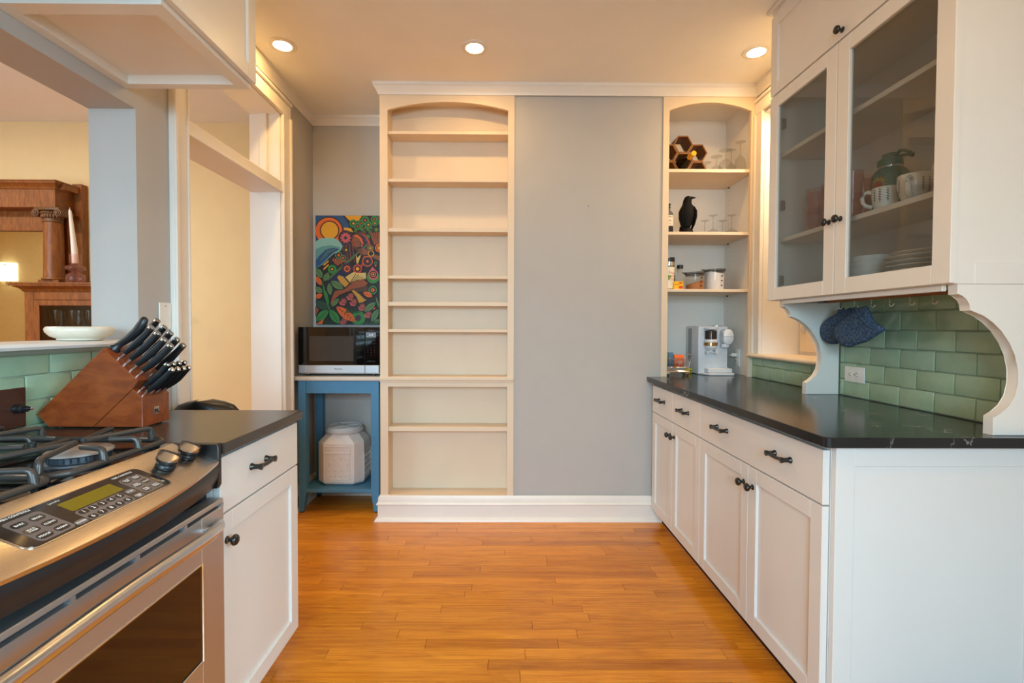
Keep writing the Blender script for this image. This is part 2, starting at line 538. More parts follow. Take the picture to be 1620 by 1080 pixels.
# right wall with the deep recess
b = B()
b.box(XR, 1.92, -2.3, -1.42, 0, ZC); b.box(XR, 1.92, -0.08, 2.33, 0, ZC)
b.box(XR, 1.92, -1.42, -0.08, 0, 0.90); b.box(XR, 1.92, -1.42, -0.08, 2.25, ZC)
b.box(XR, 1.92, 2.33, 2.905, 0, 1.040)
b.box(XR, 1.92, 2.33, 2.905, 2.545, ZC)
b.box(XR, 1.92, 2.905, 3.60, 0, ZC)
wall_right = struct(b.out('wall_right', 'gray_wall', smooth=0))
# rear wall with the window that lets the daylight in
b = B()
b.box(-1.54, -1.10, -2.3, -2.2, 0, ZC); b.box(0.40, 1.92, -2.3, -2.2, 0, ZC)
b.box(-1.10, 0.40, -2.3, -2.2, 0, 0.85); b.box(-1.10, 0.40, -2.3, -2.2, 2.30, ZC)
struct(b.out('wall_rear', 'gray_wall', smooth=0))
w = struct(ring_frame(B(), 'y', -2.27, -2.23, -1.10, 0.40, 0.85, 2.30, 0.05).box(-1.05, 0.35, -2.265, -2.235, 1.56, 1.60).out('window_1', 'trim_paint'))
B().box(-1.05, 0.35, -2.252, -2.248, 0.90, 2.25).out('pane', 'window_glass', w)
w = struct(ring_frame(B(), 'x', 1.74, 1.78, -1.42, -0.08, 0.90, 2.25, 0.05).box(1.745, 1.775, -1.37, -0.13, 1.56, 1.60).out('window_3', 'trim_paint'))
B().box(1.758, 1.762, -1.37, -0.13, 0.95, 2.20).out('pane', 'window_glass', w)
# dining room
b = B().box(-7.1, -1.532, DY, DY + 0.1, 0, ZC)
struct(b.out('wall_dining', 'yellow_wall', smooth=0))
b = B().box(-7.1, -4.6, 0.5, 0.60, 0, ZC).box(-2.6, -1.54, 0.5, 0.60, 0, ZC).box(-4.6, -2.6, 0.5, 0.60, 0, 0.8).box(-4.6, -2.6, 0.5, 0.60, 2.35, ZC)
struct(b.out('wall_dining_rear', 'yellow_wall', smooth=0))
w = struct(ring_frame(B(), 'y', 0.53, 0.57, -4.6, -2.6, 0.80, 2.35, 0.05).box(-3.62, -3.58, 0.535, 0.565, 0.85, 2.30).out('window_4', 'trim_paint'))
B().box(-4.55, -2.65, 0.548, 0.552, 0.85, 2.30).out('pane', 'window_glass', w)
struct(B().box(-7.2, -7.1, 0.5, DY, 0, ZC).out('wall_dining_side', 'yellow_wall', smooth=0))

# crown molding, one mitred run round the kitchen
CR = [(0, 2.664), (0.008, 2.664), (0.010, 2.671), (0.014, 2.680), (0.021, 2.692), (0.028, 2.702), (0.031, 2.709), (0.036, 2.712), (0.036, 2.721), (0.038, 2.7299), (0, 2.7299)]
struct(B().sweep([(XL, 1.70), (XL, 3.45), (-0.757, 3.45), (-0.757, 2.983), (XR, 2.983), (XR, 2.27)], CR).out('trim_1', 'trim_paint'))
BB = [(0, 0), (0.014, 0), (0.014, 0.098), (0.020, 0.101), (0.022, 0.107), (0.020, 0.113), (0.013, 0.118), (0.011, 0.148), (0.006, 0.158), (0, 0.160)]
bb = struct(B().sweep([(XL, 3.058), (XL, 3.45), (-0.757, 3.45), (-0.757, YB - 0.008), (1.02, YB - 0.008)], BB).out('baseboard_back', 'trim_paint'))
SH = [(0.013, 0), (0.032, 0), (0.031, 0.006), (0.026, 0.015), (0.019, 0.021), (0.013, 0.022)]
B().sweep([(XL, 3.058), (XL, 3.45), (-0.757, 3.45), (-0.757, YB - 0.008), (1.02, YB - 0.008)], SH).out('shoe_molding', 'trim_paint', bb)

# doorway in the left wall with its open transom
d = struct(B().box(-1.540, XL + 0.001, 2.935, 2.958, 0, 2.542).box(-1.540, XL + 0.001, 2.047, 2.065, 0, 2.542).box(-1.540, XL + 0.001, 2.065, 2.935, 2.522, 2.542).out('door_1', 'trim_paint', smooth=0))
def casing(y0, y1, z0, z1, vert, side):
    b = B().box(XL, XL + 0.018, y0, y1, z0, z1, 0.002)
    if vert:
        o = y1 - 0.022 if side > 0 else y0
        b.box(XL + 0.016, XL + 0.030, o, o + 0.022, z0, z1, 0.004)
        i = y0 if side > 0 else y1 - 0.010
        b.box(XL + 0.016, XL + 0.023, i, i + 0.010, z0, z1, 0.002)
    else:
        b.box(XL + 0.016, XL + 0.030, y0, y1, z1 - 0.022, z1, 0.004)
        b.box(XL + 0.016, XL + 0.023, y0 + 0.09, y1 - 0.09, z0, z0 + 0.010, 0.002)
    return b
casing(2.945, 3.055, 0, 2.535, True, 1).out('casing', 'trim_paint', d)
casing(1.958, 2.058, 0, 2.535, True, -1).out('casing', 'trim_paint', d)
casing(1.958, 3.055, 2.530, 2.635, False, 1).out('head_casing', 'trim_paint', d)
B().box(-1.535, XL + 0.012, 2.062, 2.940, 2.048, 2.112, 0.003).box(-1.535, XL + 0.018, 2.062, 2.940, 2.046, 2.058, 0.002).out('transom_bar', 'trim_paint', d)
B().box(-1.475, -1.43, 2.922, 2.936, 2.112, 2.522, 0.002).box(-1.475, -1.43, 2.065, 2.078, 2.112, 2.522, 0.002).out('transom_stop', 'trim_paint', d)

# pass-through ledge
led = struct(B().prism([(-1.54, 1.152), (-1.345, 1.152), (-1.332, 1.156), (-1.328, 1.164), (-1.332, 1.173), (-1.54, 1.175)], 'y', 0.66, 1.786).prism([(-1.42, 1.138), (-1.39, 1.138), (-1.36, 1.152), (-1.42, 1.152)], 'y', 0.66, 1.786).out('trim_2', 'white_paint'))

# casing, ledge and back of the recess in the right wall
w2 = struct(B().box(XR, 1.845, 2.893, 2.908, 1.064, 2.548).box(XR, 1.845, 2.327, 2.343, 1.064, 2.548).box(XR, 1.845, 2.343, 2.893, 2.532, 2.548).box(1.838, 1.86, 2.343, 2.893, 1.064, 2.532).out('window_2', 'trim_paint', smooth=0))
b = B().box(XR - 0.016, XR, 2.895, 2.982, 1.064, 2.545, 0.002).box(XR - 0.026, XR - 0.014, 2.960, 2.982, 1.064, 2.545, 0.004).box(XR - 0.021, XR - 0.014, 2.895, 2.906, 1.064, 2.545, 0.002)
b.out('casing', 'trim_paint', w2)
B().box(XR - 0.016, XR, 2.285, 2.985, 2.545, 2.62, 0.002).box(XR - 0.026, XR - 0.014, 2.285, 2.985, 2.62, 2.64, 0.004).out('head_casing', 'trim_paint', w2)
B().box(XR - 0.016, XR, 2.29, 2.34, 1.064, 2.545, 0.002).out('casing', 'trim_paint', w2)
B().prism([(1.555, 1.043), (1.845, 1.043), (1.845, 1.064), (1.562, 1.064), (1.553, 1.060), (1.550, 1.052)], 'y', 2.243, 2.988).out('ledge', 'cream_paint', w2)
b = ring_frame(B(), 'x', 1.822, 1.840, 2.45, 2.878, 1.083, 1.80, 0.05).box(1.826, 1.840, 2.49, 2.84, 1.12, 1.77)
b.out('hatch_door', 'cream_paint', w2)
B().box(1.812, 1.824, 2.826, 2.852, 1.20, 1.235, 0.003).out('latch', 'steel_shiny', w2)

# ------------------------------------------------------------------ tiles
def tile(wall, xa, xb, y0, y1, z0, z1, sgn):
    g = 0.0014
    y0 += g; y1 -= g; z0 += g; z1 -= g
    if y1 - y0 < 0.008 or z1 - z0 < 0.008: return
    c = Vector((xa, (y0 + y1) / 2, (z0 + z1) / 2))
    hy, hz = (y1 - y0) / 2, (z1 - z0) / 2
    e = 0.004; t = xb - xa
    b = B()
    ring = lambda x, k: [(x, -hy + k, -hz + k), (x, hy - k, -hz + k), (x, hy - k, hz - k), (x, -hy + k, hz - k)]
    b.rings([ring(0, 0), ring(t * 0.55, 0), ring(t * 0.9, e * 0.4), ring(t, e)])
    o = b.out('tile', 'green_tile', wall, smooth=50)
    o.location = c
TW, TH = 0.1524, 0.0755
B().box(XR - 0.004, XR, 1.37, 2.24, 0.912, 1.36).box(XR - 0.004, XR, 2.24, 2.985, 0.912, 1.0425).out('grout', 'grout', wall_right)
for r in range(6):
    z0 = 0.916 + r * TH; z1 = min(z0 + TH, 1.357)
    yy = 1.372 - (0.03 if r % 2 else 0.106)
    while yy < 2.985:
        a, c = max(yy, 1.372), min(yy + TW, 2.985)
        if a < 2.235 < c: 
            segs = [(a, 2.208), (2.242, c)]
        else: segs = [(a, c)]
        for (p, q) in segs:
            if q - p < 0.01: continue
            if p > 2.2:
                zz = min(z1, 1.042)
                if zz - z0 > 0.01: tile(wall_right, XR - 0.004, XR - 0.0115, p, q, z0, zz, -1)
            else:
                tile(wall_right, XR - 0.004, XR - 0.0115, p, q, z0, z1, -1)
        yy += TW
B().box(-1.42, -1.415, 0.70, 1.785, 0.90, 1.150).out('grout', 'grout', wall_left)
for r in range(4):
    z1 = 1.151 - r * TH; z0 = max(z1 - TH, 0.905)
    yy = 1.489 - TW * 6 + (0 if r % 2 == 0 else -0.0776)
    while yy < 1.785:
        a, c = max(yy, 0.70), min(yy + TW, 1.784)
        tile(wall_left, -1.416, -1.409, a, c, z0, z1, 1)
        yy += TW

# ------------------------------------------------------------------ recessed lamps
def lamp(x, y, label, seen=True, lens='lamp_lens'):
    ZC = ZK if x > -1.4 else 2.745
    t = thing('recessed_light', label, 'ceiling light', (x, y, ZC), 'recessed ceiling lights' if seen else None)
    B().lathe((x, y, ZC), [(0.072, 0), (0.071, -0.003), (0.067, -0.0055), (0.048, -0.0062), (0.0462, -0.0055), (0.0460, -0.001)], 32, cap0=False, cap1=False).out('trim_ring', 'trim_paint', t, smooth=0)
    B().lathe((x, y, ZC), [(0.0001, -0.0048), (0.0458, -0.0045)], 32, cap0=False, cap1=False).out('lens', lens, t)
lamp(-1.173, 2.58, 'lit round ceiling light nearest the doorway wall')
lamp(-0.145, 2.59, 'lit round ceiling light in the middle, above the empty shelves')
lamp(1.389, 2.61, 'lit round ceiling light beside the glass-door wall cabinet')
lamp(-0.145, 0.55, 'ceiling light above the middle of the kitchen floor', False)
lamp(0.95, 0.55, 'ceiling light above the near end of the stone counter', False)
lamp(-0.145, -1.2, 'ceiling light close to the rear window', False)
for (x, y, n) in ((-3.25, 2.1, 'by the doorway'), (-3.9, 1.9, 'in the middle'), (-5.5, 1.9, 'at the far side')):  # unseen lamps added to brighten the dining room walls
    lamp(x, y, 'added unseen fill light of the dining room, ' + n, False, 'dining_fill_lens')
# unseen warm lamp added in the recess head to brighten the recess
t = thing('recess_fill_lamp', 'added unseen fill lamp brightening the recess above the ledge', 'ceiling light', (1.73, 2.60, 2.532))
B().lathe((1.73, 2.60, 2.532), [(0.045, 0), (0.044, -0.004), (0.034, -0.005), (0.033, 0)], 24, cap0=False, cap1=False).out('trim_ring', 'trim_paint', t)
B().lathe((1.73, 2.60, 2.532), [(0.0001, -0.003), (0.033, -0.003)], 24, cap0=False, cap1=False).out('lens', 'recess_fill_lens', t)
# ------------------------------------------------------------------ built-in shelves in the back wall
def arch_header(b, x0, x1, xa, xb, zs, za, zt, y0, y1):
    """board from x0 to x1 whose lower edge is an arch over xa..xb"""
    n = 20; pts = [(x0, zt), (x0, zs), (xa, zs)]
    h = za - zs; w = (xb - xa) / 2; rad = (w * w + h * h) / (2 * h); cx = (xa + xb) / 2; cz = za - rad
    for i in range(1, n):
        x = xa + (xb - xa) * i / n
        pts.append((x, cz + math.sqrt(rad * rad - (x - cx) ** 2)))
    pts += [(xb, zs), (x1, zs), (x1, zt)]
    b.prism(pts[::-1], 'y', y0, y1)
FY0, FY1 = 2.982, 3.003
t = thing('bookcase', 'cream built-in bookcase with arched top and empty shallow shelves', 'bookcase', (-0.337, 2.99, 0))
b = B().box(-0.757, -0.708, FY0, FY1, 0.10, 2.573).box(0.0425, 0.083, FY0, FY1, 0.10, 2.573)
arch_header(b, -0.757, 0.083, -0.708, 0.0425, 2.573, 2.6235, 2.672, FY0, FY1)
b.box(-0.708, 0.0425, FY0, FY1, 0.848, 0.8895).box(-0.708, 0.0425, FY0, FY1, 0.02, 0.161)
b.out('face_frame', 'cream_paint', t, smooth=30)
B().box(-0.757, -0.709, FY1, 3.448, 0, 2.662).out('side_panel', 'cream_paint', t, smooth=0)
B().box(0.0435, 0.0825, FY1, 3.448, 0, 2.672).out('side_panel', 'cream_paint', t, smooth=0)
B().box(-0.709, 0.0435, 3.116, 3.13, 0.0, 2.70).out('back_panel', 'cream_paint', t, smooth=0)
B().box(-0.709, 0.0435, FY1, 3.116, 2.65, 2.67).out('top_panel', 'cream_paint', t, smooth=0)
for z0, z1 in ((2.426, 2.4455), (2.1305, 2.150), (1.8195, 1.843), (1.5268, 1.5466), (1.3561, 1.3815), (1.191, 1.2109), (0.5645, 0.5927)):
    B().box(-0.7085, 0.043, 2.988, 3.115, z0, z1, 0.002).out('shelf', 'cream_paint', t)
B().box(-0.7085, 0.043, FY1, 3.115, 0.1405, 0.161).out('bottom_shelf', 'cream_paint', t)
B().box(-0.763, 0.0835, 2.968, FY0, 0.8895, 0.9115, 0.003).box(-0.7085, 0.043, FY0, 3.115, 0.8895, 0.9115).box(-0.759, 0.0835, 2.974, FY0, 0.877, 0.8895, 0.003).out('ledge', 'cream_paint', t)

t = thing('display_shelves', 'cream arched wall niche with three shelves above the counter', 'shelves', (1.30, 2.99, 0.915))
b = B().box(1.012, 1.050, FY0, FY1, 0.9155, 2.579).box(1.5625, 1.5995, FY0, FY1, 0.9155, 2.579)
arch_header(b, 1.012, 1.5995, 1.050, 1.5625, 2.579, 2.630, 2.672, FY0, FY1)
b.out('face_frame', 'cream_paint', t, smooth=30)
B().box(1.013, 1.049, FY1, 3.40, 0.9155, 2.70).out('side_panel', 'trim_paint', t, smooth=0)
B().box(1.588, 1.5985, FY1, 3.37, 0.9155, 2.70).out('side_panel', 'trim_paint', t, smooth=0)
B().box(1.049, 1.5985, 3.37, 3.39, 0.9155, 2.70).out('back_panel', 'trim_paint', t, smooth=0)
B().box(1.049, 1.588, FY1, 3.37, 2.682, 2.70).out('top_panel', 'trim_paint', t, smooth=0)
for z0, z1 in ((2.202, 2.223), (1.8105, 1.8295), (1.451, 1.470)):
    B().box(1.050, 1.5875, 2.996, 3.369, z0, z1, 0.002).out('shelf', 'cream_paint', t)
    for yy in (3.03, 3.31): B().cyl((1.5876, yy, z0 - 0.004), (1.577, yy, z0 - 0.004), 0.004, n=8).out('shelf_pin', 'black_metal', t)
b = B()
for yy in (3.035, 3.315):
    z = 1.02
    while z < 2.6:
        b.lathe((1.5881, yy, z), [(0.0001, -0.0006), (0.0026, -0.0004)], 6, axis='x', cap0=False, cap1=False); z += 0.032
b.out('pin_hole', 'slot_dark', t)['kind'] = 'stuff'

# ------------------------------------------------------------------ cabinets
def knob(x, y, z, d, parent):
    """round knob standing off a face at x towards direction d"""
    pr = [(0.0105, 0), (0.0105, 0.002), (0.007, 0.004), (0.0052, 0.008), (0.006, 0.012), (0.011, 0.015), (0.0148, 0.019), (0.0155, 0.023), (0.0135, 0.028), (0.008, 0.0315), (0.0001, 0.0325)]
    return B().lathe((x, y, z), [(r, h * d) for r, h in pr], 20, axis='x').out('knob', 'black_metal', parent, smooth=50)
def pull(x, y, z, d, parent):
    b = B()
    pr = [(0.0108, 0), (0.0108, 0.003), (0.0084, 0.006), (0.0076, 0.014), (0.0082, 0.024), (0.0100, 0.029), (0.0100, 0.033), (0.003, 0.0345)]
    for s in (-1, 1): b.lathe((x, y + s * 0.044, z), [(r, h * d) for r, h in pr], 14, axis='x')
    b.tube([(x + d * 0.026, y - 0.044, z + .001), (x + d * 0.028, y - 0.02, z - 0.001), (x + d * 0.029, y, z - .002), (x + d * 0.028, y + 0.02, z - 0.001), (x + d * 0.026, y + 0.044, z + .001)], [0.0072, 0.0062, 0.0056, 0.0062, 0.0072], 10)
    return b.out('pull', 'black_metal', parent, smooth=50)
def shaker(xf, d, y0, y1, z0, z1, name, parent, stile=0.055, mat='white_paint', panel=True):
    """door whose outer face lies at xf and looks towards d (+1 / -1 along x)"""
    o = ring_frame(B(), 'x', xf - d * 0.020, xf, y0, y1, z0, z1, stile).out(name, mat, parent)
    if panel:
        e = 0.004; s = stile
        B().box(xf - d * 0.016, xf - d * 0.0095, y0 + s - e, y1 - s + e, z0 + s - e, z1 - s + e).out('panel', mat, o, smooth=0)
    return o
def base_cabinet(label, xf, d, y0, y1, zd0, zd1, zw0, zw1, doors, drawers, back, toe):
    t = thing('base_cabinet', label, 'cabinet', ((xf + back) / 2, (y0 + y1) / 2, 0))
    B().box(xf - d * 0.022, back, y0, y1, zd0 - 0.002, 0.884).out('body', 'white_paint', t, smooth=0)
    B().box(xf - d * 0.085, back, y0 + 0.002, y1 - 0.002, 0, zd0 - 0.002).out('toe_kick', 'white_paint', t, smooth=0)
    for (a, c, ky) in doors:
        o = shaker(xf, d, a, c, zd0, zd1, 'door', t)
        knob(xf, ky, zd1 - 0.073, d, o)
    for (a, c, pulls) in drawers:
        o = B().box(xf - d * 0.020, xf, a, c, zw0, zw1, 0.0015).out('drawer', 'white_paint', t)
        for p in pulls: pull(xf, p, (zw0 + zw1) / 2 + 0.008, d, o)
    return t
base_cabinet('white two-drawer base cabinet with narrow doors, against the gray back wall', 0.953, -1, 2.2440, 2.955, 0.090, 0.698, 0.703, 0.866,
             [(2.2455, 2.6075, 2.578), (2.6105, 2.952, 2.640)], [(2.2455, 2.6075, [2.43]), (2.6105, 2.952, [2.78])], 1.598, 0.085)
t = base_cabinet('white wide-drawer base cabinet with two pulls, at the near end of counter', 0.953, -1, 1.3825, 2.243, 0.090, 0.698, 0.703, 0.866,
                 [(1.384, 1.8005, 1.770), (1.8035, 2.2415, 1.836)], [(1.384, 2.2415, [1.585, 2.02])], 1.598, 0.085)
o = ring_frame(B(), 'y', 1.362, 1.3815, 0.976, 1.598, 0.0, 0.884, 0.055, wb=0.09, wt=0.060).out('end_panel', 'white_paint', t)
B().box(1.027, 1.545, 1.3675, 1.376, 0.086, 0.828).out('panel', 'white_paint', o, smooth=0)

b = B().prism([(0.924, 2.968), (0.924, 1.352), (0.928, 1.340), (0.938, 1.332), (1.5985, 1.332), (1.5985, 2.972), (1.5995, 2.972), (1.5995, 3.368), (1.046, 3.368), (1.046, 2.981), (0.924, 2.981)], 'z', 0.8848, 0.915, 0.0022)
tag(b.out('countertop', 'stone_dark', None, loc=(1.25, 2.2, 0.9)), 'long black stone countertop with pale veins, on the paired white base cabinets', 'countertop')

base_cabinet('white base cabinet with one drawer and one door, beside the steel range', -0.749, 1, 1.262, 1.7465, 0.109, 0.713, 0.719, 0.872,
             [(1.264, 1.745, 1.292)], [(1.264, 1.745, [1.466])], -1.41, 0.085)
b = B().prism([(-0.732, 1.258), (-0.732, 1.752), (-0.738, 1.758), (-1.412, 1.758), (-1.412, 1.258)], 'z', 0.8845, 0.915, 0.002)
tag(b.out('countertop', 'stone_matte', None, loc=(-1.07, 1.5, 0.9)), 'short dark matte stone countertop under the knife block', 'countertop')

# wall cabinet with the glass doors
U = thing('wall_cabinet', 'white wall cabinet with two glass doors and a lift-up top door', 'cabinet', (1.44, 1.82, 1.355))
WM = 'trim_paint'
B().box(1.305, 1.589, 1.381, 2.267, 1.355, 1.373).out('bottom_panel', WM, U, smooth=0)
B().box(1.305, 1.598, 2.267, 2.285, 1.355, 2.70).out('side_panel', WM, U, smooth=0)
o = ring_frame(B(), 'y', 1.363, 1.3805, 1.305, 1.598, 1.355, 2.70, 0.062).out('side_panel', WM, U)
B().box(1.36, 1.55, 1.3685, 1.378, 1.41, 2.65).out('panel', WM, o, smooth=0)
B().box(1.589, 1.598, 1.381, 2.267, 1.355, 2.70).out('back_panel', WM, U, smooth=0)
B().box(1.305, 1.589, 1.381, 2.267, 2.300, 2.318).out('deck', WM, U, smooth=0)
B().box(1.3045, 1.3235, 1.381, 1.405, 1.373, 2.30).out('face_frame', WM, U, smooth=0)
B().box(1.3045, 1.3235, 2.243, 2.267, 1.373, 2.30).out('face_frame', WM, U, smooth=0)
for z in (1.637, 2.035):
    B().box(1.318, 1.588, 1.383, 2.265, z - 0.0095, z + 0.0095, 0.0015).out('shelf', WM, U)
for (a, c, ky, hy) in ((1.352, 1.8265, 1.797, None), (1.8305, 2.2815, 1.860, 2.262)):
    o = ring_frame(B(), 'x', 1.303, 1.285, a, c, 1.3565, 2.3145, 0.060, wb=0.058, wt=0.058).out('glass_door', WM, U)
    B().box(1.295, 1.299, a + 0.056, c - 0.056, 1.41, 2.26).out('pane', 'pane_glass', o, smooth=0)
    knob(1.285, ky, 1.640, -1, o)
    if hy:
        for z in (1.45, 1.80, 2.18):
            B().box(1.304, 1.330, 2.222, 2.243, z - 0.022, z + 0.022, 0.002).cyl((1.3035, 2.232, z), (1.310, 2.232, z), 0.009).out('hinge', 'steel', o)
o = shaker(1.285, -1, 1.352, 2.2815, 2.322, 2.690, 'lift_door', U, 0.052, WM)
knob(1.285, 1.805, 2.350, -1, o)
B().box(1.297, 1.598, 1.355, 2.29, 2.70, 2.729).box(1.268, 1.598, 1.340, 2.305, 2.716, 2.729, 0.008).out('crown', WM, U)
B().box(1.308, 1.322, 1.400, 2.205, 1.336, 1.3545, 0.002).box(1.328, 1.345, 1.400, 2.205, 1.342, 1.3545, 0.002).out('light_rail', WM, U)

k = 1.363 / 750.0
px = [(1518.4, 449.8), (1518.4, 465), (1526, 467), (1533, 472.5), (1537, 481.5), (1538, 482), (1538, 491), (1545, 492), (1560, 498), (1576, 509), (1590, 523.5), (1603, 542), (1613, 562), (1618.5, 585), (1619, 607), (1614.5, 628), (1605, 644.5), (1593, 655), (1581, 661), (1581, 690)]
pr = [((u - 792 - 0.0) * k, 1.3545 if i == 0 else 0.9155 if i == len(px) - 1 else 1.226 - (v - 519.6) * k) for i, (u, v) in enumerate(px)]
pr = pr + [(1.587, 0.9155), (1.587, 1.3545)]
for y0, y1, lab in ((1.364, 1.395, 'scrolled white bracket under near end of wall cabinet, in front of the tiles'), (2.210, 2.240, 'scrolled white bracket between the oven mitts and the recessed ledge')):
    b = B().prism(pr, 'y', y0, y1, 0.0012)
    tag(b.out('cabinet_bracket', WM, None, loc=(1.5, y0, 0.915), smooth=40), lab, 'bracket')

# wall cabinet over the short counter, with its panelled underside
t = thing('wall_cabinet', 'white wall cabinet with recessed underside, high above the short counter', 'cabinet', (-1.13, 1.51, 2.08))
b = B().box(-1.356, -1.320, 1.285, 1.737, 2.080, 2.70).box(-0.948, -0.905, 1.285, 1.737, 2.080, 2.70).box(-1.320, -0.948, 1.285, 1.330, 2.080, 2.70).box(-1.320, -0.948, 1.703, 1.737, 2.080, 2.70)
b.out('body', WM, t, smooth=0)
B().box(-1.320, -0.948, 1.330, 1.703, 2.112, 2.125).out('underside_panel', WM, t, smooth=0)
shaker(-0.884, 1, 1.288, 1.735, 2.096, 2.690, 'door', t, 0.050, WM)
B().box(-1.356, -0.890, 1.283, 1.739, 2.70, 2.729).out('crown', WM, t)
# hood above the range, at the top edge of the view
t = thing('range_hood', 'steel range hood above the gas cooktop', 'hood', (-1.12, 0.88, 2.10))
b = B().rings([[(-1.356, 0.49, 2.10), (-0.88, 0.49, 2.10), (-0.88, 1.27, 2.10), (-1.356, 1.27, 2.10)], [(-1.356, 0.49, 2.15), (-0.88, 0.49, 2.15), (-0.88, 1.27, 2.15), (-1.356, 1.27, 2.15)], [(-1.356, 0.73, 2.38), (-1.08, 0.73, 2.38), (-1.08, 1.03, 2.38), (-1.356, 1.03, 2.38)]], cap0=False)
b.out('canopy', 'steel', t, smooth=0)
B().box(-1.356, -1.08, 0.73, 1.03, 2.38, 2.729).out('chimney', 'steel', t, smooth=0)
B().box(-1.35, -0.885, 0.495, 1.265, 2.108, 2.114).out('filter', 'black_plastic', t, smooth=0)
# ------------------------------------------------------------------ gas range
RG = thing('gas_range', 'stainless steel gas range with black grates and a touch control panel', 'stove', (-1.08, 0.872, 0))
YA, YZ = 0.493, 1.2515
B().box(-1.405, -0.778, YA, YZ, 0.08, 0.800).box(-1.405, -0.858, YA, YZ, 0.800, 0.899).out('body', 'black_plastic', RG, smooth=0)
B().box(-1.38, -0.80, YA + 0.02, YZ - 0.02, 0.0, 0.08).out('plinth', 'black_plastic', RG, smooth=0)
B().box(-1.406, -0.853, YA, YZ, 0.899, 0.9165, 0.004, 2).out('cooktop', 'black_enamel', RG)
SL = 0.38
def xfront(yy):
    q = (yy - 0.872) / 0.378
    return -0.738 + 0.040 * (1 - q * q)
top, band = [], []
for i in range(29):
    yy = 0.513 + (1.236 - 0.513) * i / 28
    xf = xfront(yy); zf = 0.919 - SL * (xf + 0.855)
    top.append([(-0.857, yy, 0.917), (-0.855, yy, 0.919), (xf - 0.002, yy, zf + 0.0004), (xf, yy, zf - 0.002), (xf - 0.002, yy, zf - 0.009), (-0.845, yy, 0.895)])
    band.append([(xf - 0.004, yy, zf - 0.009), (xf - 0.001, yy, zf - 0.022), (xf - 0.004, yy, 0.825), (xf - 0.016, yy, 0.800), (-0.79, yy, 0.800), (-0.79, yy, zf - 0.005)])
CP = B().rings(top).out('control_panel', 'steel_top', RG, smooth=30)
B().rings(band).out('front_band', 'black_plastic', RG, smooth=50)
for y0, y1 in ((1.236, YZ), (YA, 0.513)):
    B().prism([(-0.858, 0.80), (-0.742, 0.80), (-0.737, 0.81), (-0.737, 0.910), (-0.742, 0.9165), (-0.858, 0.9165)], 'y', y0, y1, 0.0015).out('end_cap', 'black_plastic', RG)
# touch panel; local frame: u along +y, v up the slope
sl = math.hypot(1, SL)
def PF(u, v, h=0.0):
    return Vector((-0.855 - v / sl + h * SL / sl, 0.89 + u, 0.919 + v * SL / sl + h / sl))
def PM(u, v, h):
    return frame(PF(u, v, h), (0, 1, 0), (-1 / sl, 0, SL / sl))
def rrect(u0, u1, v0, v1, r, n=5):
    pts = []
    for cu, cv, a in ((u1 - r, v1 - r, 0), (u0 + r, v1 - r, 90), (u0 + r, v0 + r, 180), (u1 - r, v0 + r, 270)):
        for i in range(n + 1):
            t = math.radians(a + 90 * i / n)
            pts.append((cu + r * math.cos(t), cv + r * math.sin(t)))
    return pts
def pad(b, u0, u1, v0, v1, r, h0, h1):
    p = rrect(u0, u1, v0, v1, r)
    return b.rings([[tuple(PF(u, v, h0)) for u, v in p], [tuple(PF(u, v, h1)) for u, v in p]])
TP = pad(B(), -0.150, 0.172, -0.128, -0.037, 0.016, -0.001, 0.0016).out('touch_panel', 'panel_black', RG, smooth=0)
pad(B(), -0.153, 0.175, -0.131, -0.034, 0.018, -0.001, 0.0010).out('panel_rim', 'steel_shiny', RG, smooth=0)
pad(B(), -0.034, 0.082, -0.087, -0.055, 0.002, 0.0015, 0.0019).out('display', 'lcd_olive', RG, smooth=0)
b = B()
pad(b, -0.038, 0.067, -0.128, -0.090, 0.008, 0.0014, 0.0018)
pad(b, 0.098, 0.152, -0.124, -0.057, 0.008, 0.0014, 0.0018)
pad(b, -0.128, -0.064, -0.124, -0.050, 0.008, 0.0014, 0.0018)
b.out('button_field', 'panel_grey', RG, smooth=0)
letters = B()
def button(u, v, w, h, txt, size, mat='panel_black'):
    pad(B(), u - w / 2, u + w / 2, v - h / 2, v + h / 2, min(w, h) * 0.42, 0.0017, 0.0023).out('button', mat, RG, smooth=0)
    rows = txt.split('\n')
    for i, r in enumerate(rows):
        text_mesh(letters, r, size, PM(u, v + size * 0.95 * ((len(rows) - 1) / 2 - i), 0.00245), 0, 'CENTER', 0.0002)
for i in range(5):
    button(-0.025 + i * 0.0203, -0.099, 0.0165, 0.0125, str(i + 1), 0.011)
    button(-0.027 + i * 0.0203, -0.119, 0.0165, 0.0125, str((i + 6) % 10), 0.011)
for j, (l, r) in enumerate((('COOK\nTIME', 'DELAY\nSTART'), ('TIMER\nON/OFF', 'CLOCK'), ('OVEN\nLIGHT', 'AUTO\nCLEAN'))):
    button(0.112, -0.067 - 0.0225 * j, 0.0195, 0.0155, l, 0.0052)
    button(0.1375, -0.067 - 0.0225 * j, 0.0195, 0.0155, r, 0.0052)
for j, (l, r) in enumerate((('BAKE', 'BROIL'), ('MULTI\nSTAGE', 'CLEAN'), ('PROOF', 'WARM'))):
    button(-0.112, -0.067 - 0.0225 * j, 0.0235, 0.0145, l, 0.0062 if '\n' not in l else 0.005)
    button(-0.0815, -0.067 - 0.0225 * j, 0.0235, 0.0145, r, 0.0062)
button(0.083, -0.100, 0.021, 0.014, 'START', 0.0056, 'panel_grey')
button(0.081, -0.1205, 0.021, 0.0125, 'CLEAR\nOFF', 0.0045, 'panel_grey')
button(-0.052, -0.1195, 0.022, 0.013, 'POWER', 0.0056, 'panel_grey')
text_mesh(letters, 'TIME CONTROLS', 0.0068, PM(0.125, -0.046, 0.002), 0, 'CENTER', 0.0002)
